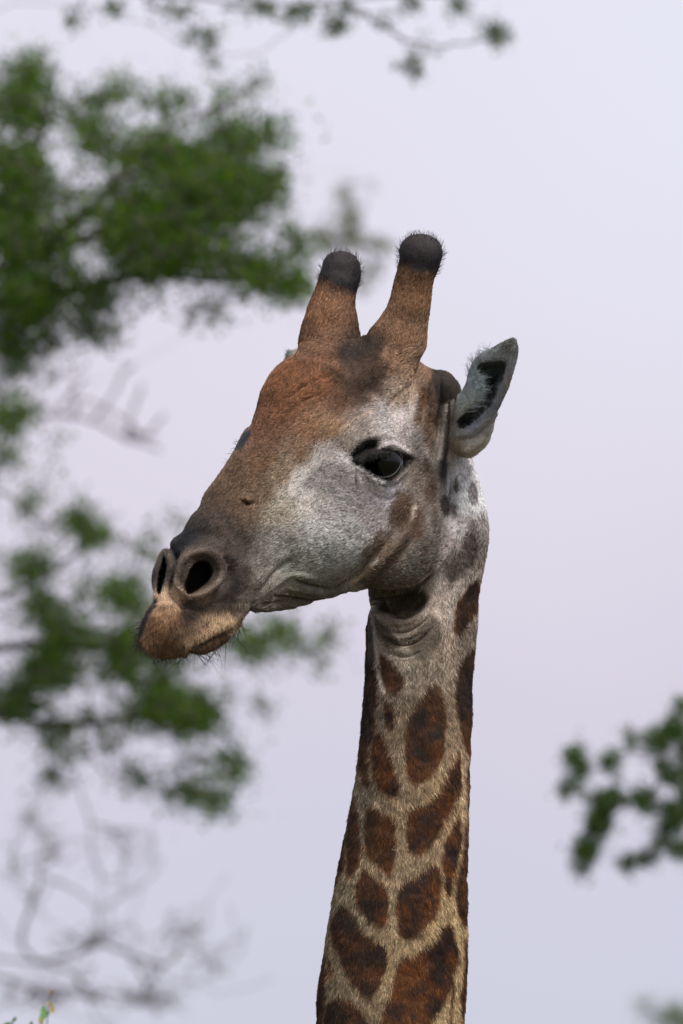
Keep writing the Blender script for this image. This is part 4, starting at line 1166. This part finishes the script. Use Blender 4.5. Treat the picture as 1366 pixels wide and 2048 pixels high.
def tree(name, label, cat, dist, limbs, blobs, trunk_xy, seed, per=8, spread=.066, size=.0235, cols=((.03, .078, .007), (.06, .125, .008), (.02, .048, .009), (.04, .06, .025), (.08, .125, .012)),
         r0=.0011, rmin=.0011, depth=1.2, trunk_r=.13, group=None, trunk_mat=None, leafy=True, step=.08, trunk_d=None, tmul=4.5, gap=-.30):
    """limbs: drawn polylines (x, y, depth offset in m); blobs: (x, y, rx, ry, tips, depth offset)"""
    r = np.random.default_rng(seed)
    W = lambda x, y, dz=0: at(x, y, dist + dz)
    sk = Skel()
    tips = []
    k = dist / DIST * U
    for bl in blobs:
        x, y, rx, ry, nn = bl[:5]; dz = bl[5] if len(bl) > 5 else 0
        for _ in range(int(nn * tmul)):
            a = r.uniform(0, 2 * math.pi); q = abs(r.normal(0, .62)) ** .9
            gx_, gy_ = x + rx * q * math.cos(a), y + ry * q * math.sin(a)
            if float(noise(gx_ + seed * 77, gy_, 0, 22)) + .6 * float(noise(gx_ + seed * 77, gy_, 9, 55)) < gap: continue
            tips.append(W(x + rx * q * math.cos(a), y + ry * q * math.sin(a), dz + r.normal(0, min(depth, rx * k * 1.3 + .1))))
    root = bpy.data.objects.new(name, None); COL.objects.link(root)
    tw = W(trunk_xy[0], trunk_xy[1], trunk_d or 0)
    base = np.array([tw[0], tw[1], 0.0])
    root.location = base
    props(root, label, cat, group)
    # limbs start from the trunk top
    for lm in limbs:
        pts = catmull([W(*p) for p in lm], 5, False)
        pts = pts + r.normal(0, .003, pts.shape)
        sk.line(pts)
    # the crown goes on beyond the frame, round the top of the trunk
    side = -1 if trunk_xy[0] < 683 else 1
    edge = -70 if side < 0 else 1436
    for lm in limbs[:3]:
        x0_, y0_ = lm[0][0], lm[0][1]
        if -20 < x0_ < 1386: continue
        sk.line(catmull([tw, (tw + W(*lm[0][:3])) / 2 + np.array([0, 0, .15]), W(*lm[0][:3])], 8, False))
        for t_ in (.05, .3, .55, .8):
            bx, by = trunk_xy[0] + (x0_ - trunk_xy[0]) * t_, trunk_xy[1] + (y0_ - trunk_xy[1]) * t_ - 60
            rad_ = 110
            for _ in range(110 if leafy else 14):
                q = W(bx + r.normal(0, rad_), by + r.normal(0, rad_ * .8), r.normal(0, .8))
                xx = (q[0] / (dist / DIST * U)) + 683
                if (xx - edge) * side > 40: tips.append(q)
    ends = sk.grow(np.array(tips), r, step) if tips else []
    v, f = sk.tubes(r0, rmin)
    o = mesh_obj('branches', v - base, f, m_bark, root); o['kind'] = 'stuff'
    # trunk with roots of the limbs
    top = tw
    tp = [base + np.array([r.normal(0, .05), r.normal(0, .05), 0.02])]
    for i in range(1, 7):
        tp.append(base + (top - base) * i / 6 + np.array([r.normal(0, .05), r.normal(0, .05), 0]))
    tv, tf = tube(catmull(tp, 4, False) - base, np.linspace(trunk_r, trunk_r * .3, (len(tp) - 1) * 4 + 1), 12)
    mesh_obj('trunk', tv, tf, m_bark, root)
    for lm in limbs:
        if len(lm[0]) > 3 or lm[0][0] < -20 or lm[0][0] > 1386 or lm[0][1] < -20:
            s_ = W(*lm[0][:3]); mid = (top + s_) / 2 + np.array([0, 0, .15])
            bv, bf = tube(catmull([top - (top - base) * .05, mid, s_], 8, False) - base, np.linspace(trunk_r * .4, .02, 17), 8)
            mesh_obj('limb', bv, bf, m_bark, root)
    if leafy:
        v, f, c = leaves(ends, r, per, spread, size, cols)
        o = mesh_obj('foliage', v - base, f, M_leaf, root, smooth=False); set_color(o.data, 'pigment', c); o['kind'] = 'stuff'
    return root

tree('acacia_tree', 'big dense green tree filling the left side, behind the giraffe and its left horn', 'tree', 31.0,
 limbs=[[(-60, 560, 0), (60, 520, 0), (200, 470, .1), (330, 420, 0), (450, 380, 0), (540, 370, 0)], [(-60, 600, 0), (80, 600, 0), (230, 560, 0), (400, 560, .2), (600, 570, .3)],
        [(-60, 500, 0), (30, 380, 0), (90, 250, 0), (110, 140, 0)], [(60, 520, 0), (200, 400, -.3), (300, 280, -.3), (430, 220, -.2), (540, 150, 0)]],
 blobs=[(50, 330, 130, 120, 130), (20, 480, 120, 130, 190), (60, 600, 100, 70, 120), (320, 300, 130, 45, 60), (400, 350, 150, 55, 130), (290, 430, 190, 60, 170), (470, 400, 110, 50, 90), (340, 510, 160, 50, 140),
        (540, 370, 40, 25, 16), (520, 550, 100, 40, 46), (590, 575, 45, 22, 20), (180, 590, 120, 60, 60), (180, 660, 70, 32, 24), (60, 150, 80, 50, 30), (30, 210, 90, 50, 40), (200, 190, 70, 50, 18), (180, 280, 90, 60, 36), (215, 175, 30, 16, 8),
        (320, 200, 90, 40, 14), (430, 215, 60, 35, 10), (525, 150, 35, 14, 9), (480, 185, 30, 16, 5), (545, 268, 38, 14, 9), (500, 290, 60, 22, 12), (450, 260, 60, 30, 12), (420, 620, 60, 30, 6), (30, 715, 50, 26, 12), (0, 690, 60, 40, 18), (15, 770, 40, 24, 8), (60, 740, 40, 20, 5), (110, 690, 50, 20, 8), (600, 490, 40, 30, 10)],
 trunk_xy=(-420, 900), seed=3, trunk_r=.2)
tree('acacia_tree', 'second green tree at lower left, its sprays reaching behind the giraffe muzzle and chin', 'tree', 32.5,
 limbs=[[(-60, 1420, 0), (40, 1435, 0), (120, 1450, 0), (240, 1440, 0), (380, 1430, .2), (480, 1500, .2)], [(-60, 1300, 0), (100, 1290, 0), (260, 1300, 0), (420, 1290, 0), (560, 1280, .2), (650, 1320, .3)],
        [(-60, 1200, 0), (60, 1170, 0), (160, 1100, 0), (190, 1060, 0)], [(-60, 1000, 0), (0, 930, 0), (30, 840, 0)]],
 blobs=[(240, 1185, 80, 34, 50), (310, 1210, 80, 28, 40), (60, 1130, 60, 40, 26), (90, 1215, 70, 50, 30), (130, 1260, 80, 40, 44), (90, 1340, 100, 45, 90), (40, 1400, 90, 40, 50), (260, 1340, 120, 50, 90), (330, 1415, 90, 45, 100), (390, 1430, 60, 35, 60),
        (150, 1470, 90, 50, 60), (250, 1280, 110, 45, 60), (400, 1260, 110, 50, 50), (500, 1290, 60, 40, 20), (570, 1265, 70, 40, 26), (615, 1305, 45, 24, 12), (650, 1335, 22, 18, 7), (660, 1270, 28, 20, 5), (520, 1410, 16, 16, 5),
        (430, 1540, 70, 34, 30), (480, 1550, 50, 24, 14), (430, 1600, 50, 34, 22), (500, 1655, 26, 16, 8), (360, 1590, 50, 26, 12), (280, 1560, 60, 26, 10), (105, 1560, 30, 18, 6), (45, 1010, 30, 22, 14), (150, 1035, 28, 20, 16), (185, 1070, 32, 20, 18), (90, 1050, 30, 22, 5),
        (40, 820, 38, 32, 15), (10, 850, 30, 36, 16), (5, 790, 30, 20, 6), (5, 960, 40, 30, 8), (20, 915, 32, 18, 8), (110, 945, 22, 18, 3), (60, 965, 26, 16, 3), (130, 870, 12, 10, 2), (15, 1710, 18, 20, 7), (300, 1060, 20, 16, 2), (350, 1040, 20, 16, 2), (300, 1110, 40, 30, 8)],
 trunk_xy=(-560, 1700), seed=5, trunk_r=.18, spread=.065, tmul=4.0, gap=-.30, size=.022)
tree('leafy_tree', 'tall tree whose thin leafy twigs hang in from the top edge', 'tree', 29.0,
 limbs=[[(-80, -60, 0), (180, -25, 0), (330, -8, 0), (480, 4, 0), (600, 8, 0), (700, 14, 0), (740, 30, 0)], [(700, 14, 0), (760, 50, .8), (810, 80, .8), (880, 92, .8), (950, 82, .8), (1010, 70, .7)], [(600, 8, 0), (800, -10, 0), (930, -5, 0)],
        [(620, 30, 1.5), (560, 75, 1.8), (500, 108, 1.8), (430, 104, 1.8)], [(340, -5, 0), (370, 40, 0), (415, 75, 0)]],
 blobs=[(150, 40, 24, 18, 8), (230, 15, 40, 14, 8), (420, 78, 26, 16, 8), (368, 78, 20, 10, 4), (425, 132, 16, 10, 3), (350, 20, 50, 18, 9), (520, 15, 60, 14, 12), (600, 32, 40, 12, 8), (678, 52, 34, 16, 16), (700, 14, 26, 12, 9), (640, 8, 60, 10, 9), (740, 30, 22, 10, 4),
        (820, 5, 26, 12, 7), (910, 12, 28, 16, 11), (850, 68, 24, 14, 5, .6), (825, 130, 20, 10, 5, .6), (838, 158, 12, 12, 3, .6), (865, 108, 14, 10, 2, .6), (990, 62, 30, 20, 13, .4), (1008, 85, 14, 12, 4, .4), (775, 45, 20, 12, 3, .5)],
 trunk_xy=(-700, 700), seed=8, trunk_r=.2, spread=.036, trunk_d=0, per=8, gap=-.5, tmul=2.4, size=.017, cols=((.03, .06, .012), (.05, .08, .02), (.02, .04, .01)), depth=.4)
tree('leafy_tree', 'dark green tree at the right edge, lower half', 'tree', 31.5,
 limbs=[[(1440, 1640, 0), (1360, 1620, 0), (1290, 1600, 0), (1220, 1610, 0), (1190, 1660, 0), (1168, 1715, 0)], [(1440, 1700, 0), (1370, 1690, 0), (1320, 1695, 0), (1250, 1725, 0)], [(1290, 1600, 0), (1330, 1530, 0), (1266, 1500, 0), (1215, 1520, 0)], [(1220, 1610, 0), (1160, 1580, 0), (1150, 1520, 0)], [(1440, 1560, 0), (1355, 1480, 0), (1362, 1410, 0)]],
 blobs=[(1148, 1510, 17, 18, 11), (1158, 1540, 14, 20, 9), (1132, 1578, 11, 11, 6), (1219, 1519, 20, 14, 9), (1266, 1476, 12, 14, 5), (1215, 1600, 36, 18, 26), (1200, 1647, 20, 28, 18), (1190, 1640, 14, 14, 6), (1172, 1700, 20, 20, 18), (1160, 1740, 9, 9, 3), (1180, 1680, 14, 16, 6), (1317, 1484, 24, 22, 20), (1350, 1457, 22, 20, 16), (1364, 1408, 8, 20, 7),
        (1292, 1600, 24, 24, 20), (1354, 1640, 26, 50, 46), (1375, 1580, 20, 60, 30), (1252, 1727, 13, 11, 6), (1295, 1716, 20, 9, 6), (1312, 1694, 14, 12, 5), (1322, 1534, 20, 14, 8), (1345, 1552, 16, 10, 7), (1330, 1660, 20, 30, 10), (1360, 1700, 20, 14, 9), (1375, 1500, 16, 30, 14), (1240, 1560, 14, 10, 2)],
 trunk_xy=(1900, 1750), seed=12, trunk_r=.18, spread=.036, per=10, depth=.3, gap=-.45, tmul=5.0, size=.016, cols=((.02, .055, .006), (.045, .095, .01), (.02, .04, .01)))
tree('distant_tree', 'faint blurred leafy tree low at the far right corner', 'tree', 60.0,
 limbs=[[(1440, 2090, 0), (1370, 2060, 0), (1320, 2040, 0)]], blobs=[(1315, 2038, 26, 12, 5), (1352, 2030, 24, 26, 10), (1290, 2010, 20, 8, 3), (1380, 2060, 40, 30, 30)],
 trunk_xy=(1420, 2110), seed=14, trunk_r=.2, spread=.06, size=.03, depth=.4, per=10, tmul=3)
tree('thin_leaved_tree', 'pale sparse tree, its grey leaf sprays blurred between the two horns and the big tree', 'tree', 44.0,
 limbs=[[(560, 560, 0), (640, 510, 0), (700, 470, 0), (735, 400, 0)], [(640, 510, 0), (760, 490, 0)], [(-200, 900, 0), (200, 760, 0), (560, 560, 0)]],
 blobs=[(715, 372, 34, 14, 5), (690, 400, 26, 16, 5), (700, 438, 40, 14, 10), (650, 475, 46, 18, 12), (710, 480, 36, 14, 9), (765, 488, 36, 12, 10), (600, 470, 40, 20, 10), (740, 540, 26, 14, 5), (725, 575, 20, 12, 3)],
 trunk_xy=(-420, 1400), seed=17, trunk_r=.14, spread=.05, size=.026, per=7, tmul=3, gap=-.5, cols=((.07, .09, .05), (.09, .09, .06)), depth=.5)
tree('bare_tree', 'leafless grey tree with fine bare twigs in the lower left corner', 'tree', 38.0,
 limbs=[[(-60, 1915, 0), (0, 1918, 0), (44, 1923, 0), (79, 1927, 0), (132, 1940, 0), (167, 1971, 0), (202, 2015, 0), (228, 2060, 0)], [(-60, 1940, 0), (0, 1953, 0), (44, 1971, 0), (79, 1988, 0), (101, 2015, 0), (145, 2032, 0), (189, 2041, 0), (230, 2070, 0)],
        [(79, 1927, 0), (149, 1909, 0), (202, 1887, 0), (246, 1905, 0), (307, 1927, 0), (343, 1923, .3), (365, 1901, .6), (422, 1896, .8), (474, 1879, 1), (500, 1848, 1.2)], [(343, 1918, .3), (382, 1857, 1.4), (422, 1795, 2), (457, 1743, 2.4)],
        [(264, 1920, .5), (351, 1962, 1.5), (408, 1971, 2), (439, 1988, 2.2), (492, 1975, 2.4), (545, 1958, 2.6)], [(79, 1925, 0), (44, 1887, 0), (57, 1822, 0), (79, 1751, 0), (83, 1672, .4), (57, 1598, .6)],
        [(79, 1751, 0), (132, 1773, .2), (184, 1804, .4), (198, 1861, .3), (200, 1886, 0)], [(145, 1554, 1), (176, 1628, 1), (184, 1707, .8), (202, 1764, .8), (198, 1817, .6), (198, 1861, .3)], [(176, 1646, 1), (246, 1659, 1.4), (307, 1663, 1.8)],
        [(198, 1817, .6), (264, 1782, 1.2), (307, 1743, 1.6), (307, 1681, 2)], [(44, 1887, 0), (10, 1860, 0), (-30, 1800, 0)]],
 blobs=[(100, 1990, 130, 50, 26), (300, 2000, 110, 40, 16), (200, 1880, 140, 40, 12), (60, 1800, 60, 90, 6), (250, 1700, 90, 80, 8, 1), (60, 1640, 60, 60, 6), (380, 1850, 80, 60, 8, .8), (120, 1700, 70, 60, 5), (430, 1930, 70, 40, 5, 1.5)],
 trunk_xy=(-380, 2250), seed=21, trunk_r=.13, leafy=False, r0=.0016, rmin=.0018, depth=.7, tmul=5.5, gap=-2)
tree('bare_tree', 'pale blurred bare branches left of the giraffe forehead, between the two leafy trees', 'tree', 42.0,
 limbs=[[(-80, 860, 0), (60, 835, 0), (120, 830, 0), (170, 836, 0), (215, 856, 0), (250, 875, 0), (290, 890, 0), (320, 900, 0)], [(190, 842, 0), (220, 800, 0), (250, 745, 0), (270, 730, 0)], [(255, 870, 0), (265, 820, 0), (285, 770, 0)], [(110, 830, 0), (140, 790, 0), (170, 755, 0)], [(285, 880, 0), (330, 830, 0)], [(90, 770, 0), (120, 750, 0), (160, 740, 0)]],
 blobs=[(270, 860, 50, 40, 6), (150, 800, 50, 40, 5)], trunk_xy=(-300, 1500), seed=23, trunk_r=.13, leafy=False, r0=.0048, rmin=.006, depth=.3, tmul=1, gap=-2)

# ------------------------------------------------------------------ small shrub tip, nearly in focus, bottom left corner
shrub = bpy.data.objects.new('shrub', None); COL.objects.link(shrub)
DS = 20.5
sb = at(95, 2300, DS); sb0 = np.array([sb[0], sb[1], 0.]); shrub.location = sb0
props(shrub, 'tip of a small shrub with green and yellowing leaves in the bottom left corner', 'shrub')
sv, sf = [], []
off = 0
for pts, r_a in [([sb0 + (0, 0, .02), sb0 + (0.02, 0, 1.5), at(92, 2700, DS), at(92, 2350, DS), at(92, 2160, DS), at(92, 2080, DS), at(96, 2020, DS), at(98, 2000, DS), at(104, 1985, DS)], .0022), ([at(92, 2080, DS), at(85, 2050, DS), at(80, 2030, DS)], .0012),
                 ([at(96, 2030, DS), at(103, 2018, DS)], .001), ([sb0 + (0, 0, .02), sb0 + (-.05, .02, 1.5), at(60, 2700, DS), at(52, 2350, DS), at(45, 2160, DS), at(36, 2085, DS), at(24, 2045, DS)], .002), ([at(45, 2110, DS), at(62, 2060, DS), at(64, 2048, DS)], .0012)]:
    c = catmull(pts, 5, False) - sb0
    v, f = tube(c, np.linspace(r_a, .0008, len(c)), 5); sf.append(f + off); sv.append(v); off += len(v)
mesh_obj('stem', np.concatenate(sv), np.concatenate(sf), m_bark, shrub)
def leafm(name, col):
    m, t, b = new_mat(name); b.inputs['Base Color'].default_value = (*col, 1); b.inputs['Roughness'].default_value = .5
    n = t.nodes.new('ShaderNodeTexNoise'); n.inputs['Scale'].default_value = 120
    r = t.nodes.new('ShaderNodeMixRGB'); r.inputs[1].default_value = (*col, 1); r.inputs[2].default_value = (col[0] * 1.9, col[1] * 1.4, col[2], 1)
    t.links.new(n.outputs['Fac'], r.inputs[0]); t.links.new(r.outputs[0], b.inputs['Base Color'])
    return m
LG, LY, LO = leafm('leaf_fresh', (.05, .16, .03)), leafm('leaf_yellowing', (.22, .19, .03)), leafm('leaf_orange', (.42, .26, .10))
def big_leaf(p, dirv, length, width, mat):
    a = unit(dirv); b = unit(np.cross(a, (0.1, 1, .1))); c = np.cross(a, b); vs = []; fs = []
    n = 7
    for i in range(n):
        u_ = i / (n - 1); wv = width * math.sin(math.pi * min(u_ * .94 + .03, 1)) ** .8
        bend = c * length * .18 * u_ ** 2
        vs += [a * length * u_ + bend + b * wv / 2 + c * wv * .15, a * length * u_ + bend, a * length * u_ + bend - b * wv / 2 + c * wv * .15]
    for i in range(n - 1):
        for k in (0, 1): fs.append((i * 3 + k, i * 3 + k + 1, i * 3 + k + 4, i * 3 + k + 3))
    o = mesh_obj('leaf', np.array(vs) + (np.array(p) - sb0), fs, mat, shrub)
    return o
kk = DS / DIST * U
for x, y, dx, dz, l, wd, m in [(92, 2020, -.35, -.9, 26, 13, LG), (88, 2012, -.2, -1, 22, 11, LG), (84, 2030, -.1, -1, 20, 12, LY), (103, 2010, .2, -1, 18, 9, LY), (98, 2002, -.3, -.6, 9, 5, LY), (104, 1988, .1, .5, 9, 8, LO), (99, 2006, .8, -.4, 8, 5, LY),
                               (24, 2045, .6, .7, 14, 7, LG), (24, 2046, -1, -.2, 18, 7, LG), (60, 2056, .3, .9, 14, 7, LG), (66, 2054, .7, -.6, 12, 7, LG), (15, 2052, .9, -.1, 14, 7, LG), (80, 2055, .6, -.7, 14, 7, LG)]:
    big_leaf(at(x, y, DS + random.uniform(-.03, .03)), (dx, random.uniform(-.2, .2), dz), l * kk, wd * kk, m)
